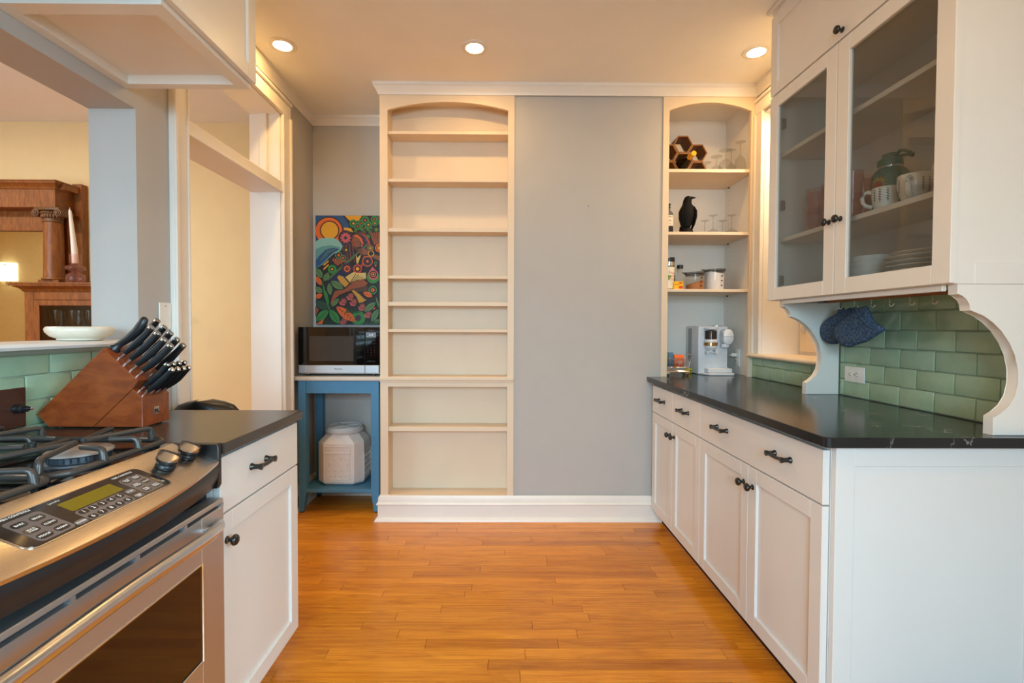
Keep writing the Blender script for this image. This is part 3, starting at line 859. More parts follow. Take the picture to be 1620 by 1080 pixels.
text_mesh(letters, 'OVEN CONTROLS', 0.0068, PM(-0.098, -0.0415, 0.002), 0, 'CENTER', 0.0002)
text_mesh(letters, 'JennAir', 0.0075, PM(-0.030, -0.046, 0.002), 0, 'CENTER')
letters.out('panel_lettering', 'print_white', RG, smooth=0)
# burner control knobs
def stove_knob(u, v):
    b = B().lathe((0, 0, 0), [(0.0205, 0), (0.0215, 0.003), (0.0205, 0.009), (0.0170, 0.012), (0.0170, 0.015), (0.0240, 0.0165), (0.0250, 0.019), (0.0250, 0.0215), (0.0240, 0.0225)], 32, cap1=False)
    b.xf(PM(u, v, 0.001))
    o = b.out('control_knob', 'black_plastic', RG, smooth=40)
    # pinch-grip cap: sloping steel faces on both sides of a black ridge
    def hgt(x, y):
        k = min(max((abs(x) - 0.0042) / 0.0185, 0), 1)
        return 0.0225 + 0.0145 * (1 - k) * (1 - 0.25 * min(1, (abs(y) / 0.024) ** 4))
    for name, lo, hi, m in (('knob_grip', -0.0042, 0.0042, 'black_plastic'), ('knob_face', 0.0042, 0.0236, 'steel_top'), ('knob_face', -0.0236, -0.0042, 'steel_top')):
        b = B(); rows = []
        for i in range(8):
            x = lo + (hi - lo) * i / 7
            ym = math.sqrt(max(0.0240 ** 2 - x * x, 1e-7))
            rows.append([(x, ym * (-1 + 2 * j / 12), hgt(x, ym * (-1 + 2 * j / 12)) + (0.0012 if name == 'knob_grip' else 0)) for j in range(13)] + [(x, ym, 0.0215), (x, -ym, 0.0215)])
        b.rings(rows)
        b.xf(PM(u, v, 0.001) @ Matrix.Rotation(0.12, 4, 'Z'))
        b.out(name, m, o, smooth=40)
for u, v in ((0.222, -0.072), (0.303, -0.068), (-0.222, -0.072), (-0.303, -0.068)): stove_knob(u, v)
# oven door with vent slots, window and bowed handle
b = B()
DX = -0.728
b.box(DX - 0.04, DX, 0.497, 0.60, 0.155, 0.7545, 0.002).box(DX - 0.04, DX, 1.150, 1.243, 0.155, 0.7545, 0.002)
b.box(DX - 0.04, DX, 0.60, 1.150, 0.155, 0.406).box(DX - 0.04, DX, 0.60, 1.150, 0.640, 0.7545)
b.box(DX - 0.04, DX, 0.497, 1.243, 0.7625, 0.775, 0.002)
for yy in (1.233, 1.088, 0.943, 0.798, 0.653, 0.508):
    b.box(DX - 0.04, DX, yy, yy + 0.0105, 0.7545, 0.7625)
DO = b.out('oven_door', 'steel', RG, smooth=0)
B().box(DX - 0.03, DX - 0.012, 0.50, 1.24, 0.752, 0.765).out('vent_backing', 'slot_dark', DO, smooth=0)
B().box(DX - 0.012, DX - 0.002, 0.598, 1.152, 0.404, 0.642, 0.002).out('window', 'oven_glass', DO, smooth=0)
ring_frame(B(), 'x', DX - 0.006, DX + 0.002, 0.594, 1.156, 0.400, 0.646, 0.006, bev=0.002).out('window_trim', 'steel_shiny', DO)
hp, hr = [], []
for i in range(25):
    q = -1 + 2 * i / 24
    a = abs(q)
    off = 0.040 * (1 - a ** 6) + 0.002
    hp.append((DX + off - 0.004, 0.870 + q * 0.360, 0.716 + 0.016 * (1 - q * q)))
    hr.append(0.0165 if a < 0.9 else 0.0165 - 0.07 * (a - 0.9))
B().tube(hp, hr, 14, flat=0.8).box(DX - 0.002, DX + 0.026, 1.155, 1.175, 0.712, 0.728, 0.003).box(DX - 0.002, DX + 0.026, 0.565, 0.585, 0.712, 0.728, 0.003).out('door_handle', 'steel_satin', DO, smooth=50)
B().box(DX - 0.04, DX, 0.497, 1.243, 0.085, 0.150, 0.002).out('storage_drawer', 'steel', RG, smooth=0)
# burners and grates
def burner(x, y, k=1.0):
    b = B().lathe((x, y, 0.9165), [(0.066 * k, 0), (0.064 * k, 0.004), (0.056 * k, 0.006), (0.056 * k, 0.018), (0.059 * k, 0.0185)], 36, cap0=False)
    for i in range(28):
        t = 2 * PI * i / 28
        b.box(x + math.cos(t) * 0.0565 * k - 0.0015, x + math.cos(t) * 0.0565 * k + 0.0015, y + math.sin(t) * 0.0565 * k - 0.0015, y + math.sin(t) * 0.0565 * k + 0.0015, 0.924, 0.934)
    o = b.out('burner', 'burner_metal', RG)
    B().lathe((x, y, 0.9165), [(0.058 * k, 0.019), (0.062 * k, 0.021), (0.062 * k, 0.025), (0.058 * k, 0.0275), (0.0001, 0.0285)], 36).out('burner_cap', 'burner_cap', o, smooth=40)
def bend(p, z0, z1, q):
    """path that rises from the frame at p and runs level to q"""
    d = (Vector((q[0], q[1], 0)) - Vector((p[0], p[1], 0))).normalized()
    return [(p[0], p[1], z0), (p[0] + d.x * 0.002, p[1] + d.y * 0.002, z1 - 0.010), (p[0] + d.x * 0.005, p[1] + d.y * 0.005, z1 - 0.003), (p[0] + d.x * 0.012, p[1] + d.y * 0.012, z1), (q[0], q[1], z1)]
def grate(y0, y1, cs, x0=-1.375, x1=-0.866):
    b = B(); r = 0.0075; c = 0.025; z = 0.9285
    fr = [(x0 + c, y0, z), (x1 - c, y0, z), (x1, y0 + c, z), (x1, y1 - c, z), (x1 - c, y1, z), (x0 + c, y1, z), (x0, y1 - c, z), (x0, y0 + c, z)]
    P = []
    for i in range(8):
        a, d = Vector(fr[i]), Vector(fr[(i + 1) % 8])
        P += [tuple(a.lerp(d, q)) for q in (0.0, 0.25, 0.5, 0.75)]
    b.tube(P, r, 8, closed=True)
    xm = (x0 + x1) / 2
    b.tube([(xm, y0, z), (xm, y1, z)], r, 8)
    for (x, y) in cs:
        for sy, ye in ((-1, y0), (1, y1)):
            for sx in (-1, 1):
                b.tube(bend((x + sx * 0.052, ye), z, 0.960, (x + sx * 0.001, y + sy * 0.012)), [0.0085, 0.0075, 0.007, 0.0065, 0.0065], 8)
        for sx in (-1, 1):
            xe = x1 if (sx > 0 and x > xm) else x0 if (sx < 0 and x < xm) else xm
            for sy in (-1, 1):
                yy = y + sy * 0.050
                b.tube(bend((xe, yy), z, 0.957, (xe - sx * min(0.07, abs(xe - x) * 0.62), yy - sy * 0.012)), [0.0085, 0.0075, 0.007, 0.0065, 0.006], 8)
    for px_ in (x0 + 0.03, x1 - 0.03):
        for py_ in (y0, y1): b.box(px_ - 0.006, px_ + 0.006, py_ - 0.006, py_ + 0.006, 0.9165, 0.926)
    return b.out('grate', 'cast_iron', RG, smooth=50)
for x, y, k in ((-0.962, 1.085, 1.0), (-1.245, 1.085, 0.8), (-1.10, 0.830, 0.8), (-0.962, 0.60, 0.9), (-1.245, 0.60, 0.8)): burner(x, y, k)
grate(0.932, 1.238, [(-0.962, 1.085), (-1.245, 1.085)])
grate(0.735, 0.925, [(-1.10, 0.830)])
grate(0.500, 0.728, [(-0.962, 0.60), (-1.245, 0.60)])

# brown plate with a black knob on the tiles
t = thing('control_plate', 'dark brown square plate with black knob on green tiles behind the range', 'wall plate', (-1.409, 1.31, 0.985))
B().box(-1.409, -1.398, 1.22, 1.402, 0.928, 1.044, 0.002).out('plate', 'brown_plate', t)
B().lathe((-1.398, 1.371, 0.985), [(0.0135, 0), (0.0135, 0.004), (0.0125, 0.007), (0.0125, 0.020), (0.0085, 0.022), (0.0085, 0.034), (0.0001, 0.035)], 20, axis='x').out('knob', 'black_plastic', t)
B().lathe((-1.363, 1.371, 0.986), [(0.002, 0), (0.002, 0.007), (0.0045, 0.009), (0.0045, 0.012), (0.0001, 0.013)], 12, axis='x').out('knob_tip', 'chrome', t)

# ------------------------------------------------------------------ knife block and its knives
KX, KY, KZ = -1.081, 1.432, 0.915
KB = thing('knife_block', 'slanted reddish brown wooden knife block on the dark counter', 'knife block', (KX, KY, KZ))
WB = 0.117
def kp(x, y, z): return (KX + x, KY + y, KZ + z)
A_, B_, C_, D_, E_, F_, G_, S_ = (-0.317, 0.043), (-0.115, 0.243), (-0.011, 0.1445), (-0.028, 0.120), (0, 0.0945), (0, 0.005), (-0.283, 0.005), (-0.148, 0.005)
def kprism(pts, name):
    b = B().prism([(KX + x, KZ + z) for x, z in pts], 'y', KY, KY + WB, 0.0015)
    return b.out(name, 'block_wood', KB, smooth=0)
kprism([C_, B_, A_, G_, (S_[0] - 0.001, 0.005), (D_[0] - 0.001, D_[1])], 'rear_block')
kprism([(D_[0], D_[1] - 0.0005), (S_[0] + 0.001, 0.005), F_, E_], 'front_block')
b = B()
for x in (-0.26, -0.02):
    for yy in (0.02, 0.097): b.cyl(kp(x, yy, 0), kp(x, yy, 0.0055), 0.009, n=10)
b.out('rubber_foot', 'black_plastic', KB)
# small square maker's plate on the front face
B().box(KX, KX + 0.001, KY + 0.049, KY + 0.068, KZ + 0.035, KZ + 0.058).out('badge', 'steel_shiny', KB, smooth=0)
b = B()
def glyph(y0, y1, z0, z1): b.box(KX + 0.001, KX + 0.0014, KY + 0.0505 + y0 * 0.016, KY + 0.0505 + y1 * 0.016, KZ + 0.037 + z0 * 0.019, KZ + 0.037 + z1 * 0.019)
for s in ((0.02, 0.14, 0.05, 0.72), (0.02, 0.30, 0.60, 0.72), (0.20, 0.32, 0.05, 0.55), (0.38, 0.50, 0.30, 0.72), (0.38, 0.66, 0.60, 0.72), (0.56, 0.68, 0.05, 0.55), (0.74, 0.86, 0.05, 0.72), (0.74, 0.98, 0.60, 0.72), (0.86, 0.98, 0.05, 0.35), (0.10, 0.26, 0.80, 0.98), (0.60, 0.76, 0.80, 0.98)): glyph(*s)
b.out('badge_figures', 'print_black', KB, smooth=0)
ANG = math.radians(43)
KU = Vector((math.cos(ANG), 0, math.sin(ANG)))
def knife_proto(L, r):
    t = thing('kitchen_knife', 'x', 'knife', (0, 0, 0))
    hs = [0, .12, .3, .5, .7, .88, 1]
    rs = [.72, .86, 1.06, 1.14, 1.02, .92, .95]
    b = B().tube([((0.0035 * math.sin(PI * h) - 0.001), 0, 0.018 + h * (L - 0.026)) for h in hs], [r * q for q in rs], 12, flat=0.80, up=(1, 0, 0))
    b.out('handle', 'black_handle', t, smooth=60)
    B().tube([(-0.001, 0, -0.004), (-0.001, 0, 0.006), (-0.001, 0, 0.0185)], [r * .50, r * .62, r * .74], 12, flat=0.80, up=(1, 0, 0)).out('bolster', 'steel_shiny', t, smooth=60)
    B().tube([(-0.001, 0, L - 0.009), (-0.001, 0, L - 0.002)], [r * .97, r * .97], 12, flat=0.84, up=(1, 0, 0)).tube([(-0.001, 0, L - 0.002), (-0.001, 0, L)], [r * .97, r * .80], 12, flat=0.84, up=(1, 0, 0)).out('end_cap', 'chrome', t, smooth=40)
    return t
def place_knife(proto, first, base, yoff, label, tilt=0.0):
    o = proto if first else copy_tree(proto)
    o.location = (KX + base[0], KY + yoff, KZ + base[1])
    o.rotation_euler = (0, PI / 2 - ANG + tilt, 0)
    o['label'] = label
    o['group'] = 'knives in the block'
    return o
def lerp2(p, q, s): return (p[0] + (q[0] - p[0]) * s, p[1] + (q[1] - p[1]) * s)
big = knife_proto(0.136, 0.0108)
ordw = ['first', 'second', 'third', 'fourth', 'fifth']
fst = True
for i, s in enumerate((0.29, 0.47, 0.65, 0.83)):
    place_knife(big, fst, lerp2(B_, C_, s), 0.028, 'black-handled knife, %s from the top in the block row beside the range' % ordw[i], [0.0, 0.0, 0.02, 0.02][i]); fst = False
for i, s in enumerate((0.10, 0.285, 0.47, 0.655, 0.84)):
    place_knife(big, False, lerp2(B_, C_, s), 0.084, 'black-handled knife, %s from the top in the block row beside the doorway' % ordw[i], [-0.03, 0.0, 0, 0.02, 0.02][i])
small = knife_proto(0.118, 0.0090)
small.name = 'steak_knife'
fst = True
for i in range(4):
    place_knife(small, fst, lerp2(D_, E_, 0.74), 0.019 + 0.0265 * i, 'small black steak knife in lowest row of the block, %s from the range' % ordw[i], 0.03); fst = False
for i in range(4):
    place_knife(small, False, lerp2(D_, E_, 0.22), 0.024 + 0.0265 * i, 'small black steak knife in second-lowest row of the block, %s from the range' % ordw[i], 0.0)
t = thing('sharpening_steel', 'thick black sharpening steel handle with flared collar, topmost in the block', 'sharpener', (0, 0, 0))
B().tube([(0, 0, 0.002), (0, 0, 0.008), (0, 0, 0.014), (0.002, 0, 0.03), (0.007, 0, 0.06), (0.008, 0, 0.09), (0.003, 0, 0.118), (-0.004, 0, 0.134), (-0.006, 0, 0.139)], [0.0175, 0.0175, 0.0115, 0.011, 0.0130, 0.0145, 0.0145, 0.0115, 0.005], 14, flat=0.75, up=(1, 0, 0)).out('handle', 'black_handle', t, smooth=60)
B().tube([(0, 0, -0.02), (0, 0, 0.004)], [0.006, 0.006], 10).out('rod', 'steel_shiny', t)
q = lerp2(B_, C_, 0.05)
t.location = (KX + q[0], KY + 0.034, KZ + q[1]); t.rotation_euler = (0, PI / 2 - ANG, 0)
t['group'] = 'knives in the block'

# ------------------------------------------------------------------ alcove: blue table, microwave, bin, painting
T = thing('side_table', 'blue painted side table with pale top in the alcove', 'table', (-1.07, 3.27, 0))
B().box(-1.354, -0.768, 3.085, 3.446, 0.872, 0.898, 0.004, 2).out('tabletop', 'table_top', T)
for x0, x1, ins in ((-1.322, -1.274, 1), (-0.848, -0.797, -1)):
    for y0, y1, iy in ((3.10, 3.15, 1), (3.39, 3.44, -1)):
        xa, xb = (x0, x1 - 0.018) if ins > 0 else (x0 + 0.018, x1)
        ya, yb = (y0, y1 - 0.015) if iy > 0 else (y0 + 0.015, y1)
        if iy < 0: yb -= 0.025
        b = B().rings([[(xa, ya, 0.008), (xb, ya, 0.008), (xb, yb, 0.008), (xa, yb, 0.008)], [(x0, y0, 0.135), (x1, y0, 0.135), (x1, y1, 0.135), (x0, y1, 0.135)], [(x0, y0, 0.872), (x1, y0, 0.872), (x1, y1, 0.872), (x0, y1, 0.872)]])
        lg = b.out('leg', 'blue_paint', T, smooth=0)
        B().box((xa + xb) / 2 - 0.012, (xa + xb) / 2 + 0.012, (ya + yb) / 2 - 0.012, (ya + yb) / 2 + 0.012, 0, 0.008).out('foot_pad', 'black_plastic', lg, smooth=0)
for y0, y1 in ((3.106, 3.128), (3.412, 3.434)):
    B().box(-1.274, -0.848, y0, y1, 0.787, 0.872, 0.001).out('apron', 'blue_paint', T, smooth=0)
for x0, x1 in ((-1.316, -1.294), (-0.825, -0.803)):
    B().box(x0, x1, 3.15, 3.39, 0.787, 0.872, 0.001).out('apron', 'blue_paint', T, smooth=0)
B().box(-1.316, -0.803, 3.104, 3.436, 0.131, 0.153, 0.002).out('lower_shelf', 'blue_paint', T, smooth=0)

M = thing('microwave', 'black and steel microwave oven on the blue table', 'microwave', (-1.065, 3.28, 0.898))
X0, X1, YF = -1.332, -0.797, 3.125
B().box(X0 + 0.002, X1 - 0.002, YF + 0.018, 3.43, 0.910, 1.2205, 0.004).out('case', 'steel', M, smooth=30)
b = B()
for x in (X0 + 0.05, X1 - 0.05):
    for yy in (3.17, 3.39): b.cyl((x, yy, 0.8985), (x, yy, 0.911), 0.014, n=12)
b.out('foot', 'black_plastic', M)
D = B().box(X0, -0.894, YF, YF + 0.018, 0.972, 1.2215, 0.002).out('door', 'black_gloss', M, smooth=30)
B().box(-1.257, -0.968, YF - 0.0006, YF + 0.002, 0.998, 1.162).out('door_window', 'door_window_grey', D, smooth=0)
B().box(X0 + 0.004, -0.894, YF - 0.002, YF + 0.018, 0.9185, 0.971, 0.002).out('door_strip', 'steel', D, smooth=30)
B().box(-0.892, X1, YF, YF + 0.018, 0.972, 1.2215, 0.002).out('control_panel', 'black_gloss', M, smooth=30)
B().box(-0.892, X1 - 0.004, YF - 0.002, YF + 0.018, 0.9185, 0.971, 0.002).out('open_button', 'steel', M, smooth=30)
B().box(-0.884, -0.822, YF - 0.001, YF + 0.002, 1.155, 1.186, 0.0008).out('display', 'grey_plastic', M, smooth=0)
B().box(-0.876, -0.830, YF - 0.0014, YF, 1.162, 1.179).out('display_window', 'black_gloss', M, smooth=0)
def XT(x, z, yy): return frame((x, yy, z), (1, 0, 0), (0, 0, 1))
b = text_mesh(B(), '12:45', 0.016, XT(-0.853, 1.1705, YF - 0.0017), 0, 'CENTER', 0.0004)
b.out('display_digits', 'lcd_blue', M, smooth=0)
b = text_mesh(B(), 'Panasonic', 0.013, XT(-1.068, 0.946, YF - 0.0024), 0, 'CENTER', 0.0003)
b.out('maker_lettering', 'print_black', M, smooth=0)
b = B()
text_mesh(b, 'Inverter', 0.0105, XT(-1.288, 0.983, YF - 0.0004))
text_mesh(b, 'The Genius', 0.0085, XT(-0.853, 1.201, YF - 0.0004))
for r, z in enumerate((1.139, 1.119)):
    for c in range(3): text_mesh(b, ('Popcorn', 'Sensor', 'Defrost', 'Reheat', 'Power', 'Timer')[r * 3 + c], 0.0048, XT(-0.874 + c * 0.0215, z, YF - 0.0004))
    b.box(-0.883, -0.823, YF - 0.0005, YF - 0.0003, z - 0.0075, z - 0.0070)
for r in range(4):
    for c in range(3):
        z = 1.090 - r * 0.0165 - (0.005 if c == 1 else 0)
        text_mesh(b, (str(r * 3 + c + 1) if r < 3 else '0' if c == 1 else '-'), 0.0085, XT(-0.874 + c * 0.0215, z, YF - 0.0004))
text_mesh(b, 'Stop/Reset   Start', 0.0068, XT(-0.852, 0.999, YF - 0.0004))
b.box(-0.883, -0.823, YF - 0.0005, YF - 0.0003, 0.9935, 0.9940)
b.out('panel_lettering', 'panel_grey', M, smooth=0)

# white bin with the round screw lid
K = thing('food_container', 'white plastic pet food bin with round lid under the blue table', 'container', (-1.085, 3.30, 0.153))
def octo(hx, hy, c, z, cx=-1.085, cy=3.305):
    return [(cx - hx + c, cy - hy, z), (cx + hx - c, cy - hy, z), (cx + hx, cy - hy + c, z), (cx + hx, cy + hy - c, z), (cx + hx - c, cy + hy, z), (cx - hx + c, cy + hy, z), (cx - hx, cy + hy - c, z), (cx - hx, cy - hy + c, z)]
hx, hy = 0.155, 0.130
B().rings([octo(hx - .02, hy - .02, .05, .1535), octo(hx - .004, hy - .004, .052, .166), octo(hx, hy, .052, .18), octo(hx, hy, .052, .435), octo(hx - .008, hy - .008, .055, .45), octo(hx - .055, hy - .035, .055, .500)]).out('body', 'bin_white', K, smooth=0)
b = B().lathe((-1.085, 3.305, 0), [(0.122, .497), (0.126, .503), (0.128, .512), (0.121, .520), (0.116, .534), (0.108, .538), (0.104, .530), (0.0001, .528)], 40)
for s in (0, 1):
    n0 = b.n(); b.box(-0.098, 0.098, -0.011, 0.011, 0.526, 0.538, 0.003)
    b.xf(Matrix.Translation((-1.085, 3.305, 0)) @ Matrix.Rotation(PI / 4 + s * PI / 2, 4, 'Z'), n0)
b.out('lid', 'bin_lid', K, smooth=40)
b = B()
fy = 3.305 - hy
ring_frame(b, 'y', fy - 0.003, fy + 0.002, -1.172, -1.012, 0.196, 0.372, 0.004, bev=0.001)
b.prism([(fy - 0.006, 0.372), (fy + 0.002, 0.366), (fy + 0.002, 0.388), (fy - 0.003, 0.388)], 'x', -1.178, -1.006)
ring_frame(b, 'y', fy - 0.003, fy + 0.002, -1.178, -1.006, 0.384, 0.418, 0.004, bev=0.001)
for i in range(4):
    for j in range(4):
        x, z = -1.152 + i * 0.040, 0.222 + j * 0.038
        b.box(x - 0.010, x + 0.010, fy - 0.0035, fy + .001, z - 0.003, z + 0.003, 0.001).box(x - 0.003, x + 0.003, fy - 0.0035, fy + .001, z - 0.010, z + 0.010, 0.001).ell((x, fy, z), (0.006, 0.004, 0.006), 8, 6)
xr = -1.085 + hx
for i in range(4):
    for j in range(4):
        yy, z = 3.245 + i * 0.040, 0.222 + j * 0.038
        b.box(xr - .001, xr + .0035, yy - 0.010, yy + 0.010, z - 0.003, z + 0.003, 0.001).box(xr - .001, xr + .0035, yy - 0.003, yy + 0.003, z - 0.010, z + 0.010, 0.001)
ring_frame(b, 'x', xr - .001, xr + 0.003, 3.22, 3.39, 0.196, 0.372, 0.004, bev=0.001)
b.out('embossing', 'bin_white', K)
# ------------------------------------------------------------------ painting (flat folk-art canvas)
for nm, c in dict(ink=(26, 22, 26), orange=(214, 96, 22), gold=(214, 152, 24), blue=(30, 74, 122), navy=(22, 34, 66), teal=(86, 140, 138), aqua=(128, 176, 166), green=(46, 124, 52), dkgreen=(34, 66, 46), leaf=(86, 122, 72), plum=(52, 34, 54), brown=(76, 46, 34), skin=(128, 76, 50), rust=(138, 70, 38), pink=(190, 84, 92), straw=(204, 176, 104), red=(178, 56, 52), mustard=(186, 136, 46)).items():
    plain('art_' + nm, c, 0.55)
CN = ['ink', 'orange', 'gold', 'blue', 'navy', 'teal', 'aqua', 'green', 'dkgreen', 'leaf', 'plum', 'brown', 'skin', 'rust', 'pink', 'straw', 'red', 'mustard']
PT = thing('painting', 'bright folk-art canvas of a flute player among plants, above the microwave', 'painting', (-1.055, 3.44, 1.241))
PX0, PZ1, PK, PW_, PH_ = -1.330, 2.021, 0.000423, 0.56, 0.781
B().box(PX0, PX0 + PW_, 3.424, 3.4495, PZ1 - PH_, PZ1, 0.002).out('canvas', 'art_ink', PT, smooth=0)
pb = B(); layer = [0]
def ppoly(pts, c):
    layer[0] += 1
    yy = 3.4238 - layer[0] * 0.00003
    q = []
    for x, y in pts:
        xx = min(max(PX0 + (x - 118) * PK, PX0 + 0.001), PX0 + PW_ - 0.001)
        zz = min(max(PZ1 - (y - 115) * PK, PZ1 - PH_ + 0.001), PZ1 - 0.001)
        q.append((xx, yy, zz))
    pb.mi = CN.index(c); pb.poly(q)
def disc(x, y, r, c, n=22, sx=1.0):
    ppoly([(x + sx * r * math.cos(2 * PI * i / n), y + r * math.sin(2 * PI * i / n)) for i in range(n)], c)
def rings_(x, y, rs):
    for r, c in rs: disc(x, y, r, c)
def leafp(x0, y0, x1, y1, w, c, vein=None):
    dx, dy = x1 - x0, y1 - y0
    L = math.hypot(dx, dy); nx, ny = -dy / L * w, dx / L * w
    a, b2 = [], []
    for i in range(9):
        s = i / 8; k = math.sin(PI * s) ** 0.8
        a.append((x0 + dx * s + nx * k, y0 + dy * s + ny * k)); b2.append((x0 + dx * s - nx * k, y0 + dy * s - ny * k))
    ppoly(a + b2[::-1][1:-1], c)
    if vein:
        ppoly([(x0 + nx * .05, y0 + ny * .05), (x1, y1), (x0 - nx * .05, y0 - ny * .05)], vein)
        for i in range(1, 7):
            s = i / 7.0; k = math.sin(PI * s) ** 0.8 * .8
            for sg in (1, -1):
                bx, by = x0 + dx * s, y0 + dy * s
                ex, ey = bx + dx * .10 + sg * nx * k, by + dy * .10 + sg * ny * k
                ppoly([(bx, by), (ex, ey), (bx + dx * .035, by + dy * .035)], vein)
Z8 = 972
ppoly([(118, 115), (230, 115), (118, 215)], 'orange')
disc(345, 380, 350, 'blue'); 
disc(345, 380, 245, 'ink'); disc(345, 380, 228, 'orange'); disc(357, 368, 165, 'ink'); disc(357, 368, 146, 'gold')
ppoly([(610, 115), (910, 115), (850, 205), (690, 200)], 'gold'); ppoly([(600, 320), (715, 330), (760, 400), (600, 360)], 'gold')
# foliage of rings
for x, y, r in ((760, 250, 68), (890, 250, 58), (828, 300, 60), (960, 195, 68), (1110, 180, 56), (1015, 270, 62), (1125, 245, 46), (905, 345, 30), (1150, 355, 36), (795, 375, 24), (1045, 395, 30), (1005, 350, 28), (940, 395, 26), (1190, 160, 40), (1250, 230, 70), (1330, 300, 60), (1300, 160, 50), (1065, 330, 22), (960, 325, 18), (1390, 200, 60)):
    rings_(x, y, ((r, 'green'), (r * .62, 'dkgreen'), (r * .42, 'ink'), (r * .28, 'gold' if (x + y) % 3 else 'red')))
# wave
w = [(118, 560), (200, 505), (330, 492), (450, 505), (540, 560), (578, 640), (540, 715), (430, 760), (330, 850), (230, 950), (118, 1010)]
ppoly(w, 'aqua')
ppoly([(118, 690), (230, 640), (380, 620), (530, 650), (545, 700), (430, 745), (330, 840), (230, 945), (118, 1005)], 'teal')
ppoly([(180, 800), (300, 690), (440, 660), (520, 690), (430, 740), (320, 840), (220, 940), (118, 1005), (118, 880)], 'blue')
for i in range(16):
    x = 130 + i * 27
    ppoly([(x, 560 + abs(i - 8) * 6), (x + 9, 500 + abs(i - 7) * 6), (x + 16, 566 + abs(i - 8) * 6)], 'aqua')
for i in range(9):
    ppoly([(300 + i * 22, 700 - i * 3), (312 + i * 22, 702 - i * 3), (180 + i * 18, 900 - i * 14), (172 + i * 18, 894 - i * 14)], 'teal' if i % 2 else 'navy')
# hair, hat flower, face
disc(880, 560, 170, 'brown'); ppoly([(720, 520), (650, 760), (560, 700), (640, 470)], 'brown'); ppoly([(700, 560), (800, 820), (640, 980), (560, 760)], 'plum'); ppoly([(900, 400), (1040, 560), (1080, 760), (960, 900), (860, 700)], 'plum')
for i in range(7):
    ppoly([(600 + i * 28, 580), (612 + i * 28, 580), (650 + i * 26, 900), (640 + i * 26, 900)], 'rust' if i % 2 else 'ink')
for i in range(6):
    ppoly([(1040 + i * 34, 420 - i * 8), (1062 + i * 34, 400), (1130 + i * 16, 600), (1110 + i * 16, 610)], 'rust' if i % 2 else 'skin')
disc(630, 490, 124, 'plum')
for i in range(10):
    t = 2 * PI * i / 10
    leafp(630 + 24 * math.cos(t), 495 + 24 * math.sin(t), 630 + 96 * math.cos(t), 495 + 96 * math.sin(t), 19, 'pink')
disc(630, 497, 14, 'dkgreen')
ppoly([(740, 470), (820, 440), (900, 500), (935, 600), (905, 605), (870, 520), (800, 470)], 'orange')
ppoly([(750, 490), (800, 475), (870, 530), (880, 620), (840, 668), (790, 660), (730, 570)], 'skin')
ppoly([(750, 490), (800, 475), (800, 660), (730, 570)], 'rust')
ppoly([(815, 560), (860, 552), (850, 566)], 'ink'); ppoly([(740, 572), (785, 575), (760, 586)], 'ink'); ppoly([(795, 650), (880, 655), (840, 676)], 'ink'); ppoly([(820, 590), (840, 630), (815, 632)], 'rust')
ppoly([(880, 410), (960, 440), (1040, 560), (1060, 640), (1030, 620), (960, 480)], 'red')
disc(1012, 470, 30, 'green'); disc(902, 628, 16, 'orange'); disc(976, 534, 14, 'blue')
# flute, hands, shawl
ppoly([(1000, 585), (1020, 600), (330, 1220), (300, 1200)], 'leaf'); ppoly([(1004, 590), (1012, 594), (322, 1214), (312, 1208)], 'dkgreen')
ppoly([(830, 740), (850, 690), (950, 670), (1025, 730), (1020, 780), (900, 775)], 'skin')
for i in range(4): ppoly([(840, 700 + i * 17), (910, 690 + i * 17), (912, 696 + i * 17), (842, 707 + i * 17)], 'ink')
ppoly([(1080, 760), (1210, 800), (1420, 880), (1420, 960), (1210, 885), (1075, 820)], 'skin'); rings_(1060, 758, ((52, 'gold'), (38, 'ink')))
ppoly([(430, 880), (470, 850), (660, 880), (640, 900), (560, 915), (590, 960), (540, 930), (500, 970), (440, 930)], 'rust'); rings_(436, 870, ((26, 'orange'), (16, 'ink')))
ppoly([(805, 780), (830, 830), (870, 790), (892, 780), (840, 930), (815, 930)], 'straw'); ppoly([(940, 790), (960, 830), (930, 960), (880, 1020), (800, 960), (900, 950)], 'red')
rings_(640, 700, ((42, 'dkgreen'), (32, 'ink'), (18, 'gold'))); rings_(512, 790, ((60, 'leaf'), (44, 'ink'), (22, 'orange'))); rings_(588, 835, ((52, 'leaf'), (38, 'brown'), (16, 'orange')))
rings_(1050, 668, ((58, 'rust'), (42, 'leaf'), (28, 'ink'), (18, 'gold'))); rings_(1195, 665, ((68, 'orange'), (44, 'ink'), (30, 'gold'))); rings_(1000, 890, ((90, 'orange'), (76, 'plum'), (40, 'ink'), (22, 'orange'))); rings_(1140, 920, ((28, 'leaf'), (18, 'ink'))); disc(1138, 965, 15, 'orange')
rings_(404, 1026, ((74, 'green'), (36, 'ink'), (18, 'gold'))); rings_(655, 1018, ((96, 'plum'), (52, 'orange'), (30, 'ink'), (12, 'red'))); rings_(832, 1018, ((78, 'red'), (52, 'ink'), (30, 'gold')))
for i in range(8): leafp(250 + i % 4 * 22, 1040 - i * 20, 300 + i % 4 * 16, 985 - i * 14, 13, 'gold')
disc(1280, 820, 50, 'green'); rings_(1330, 1050, ((60, 'orange'), (36, 'ink'), (20, 'gold')))
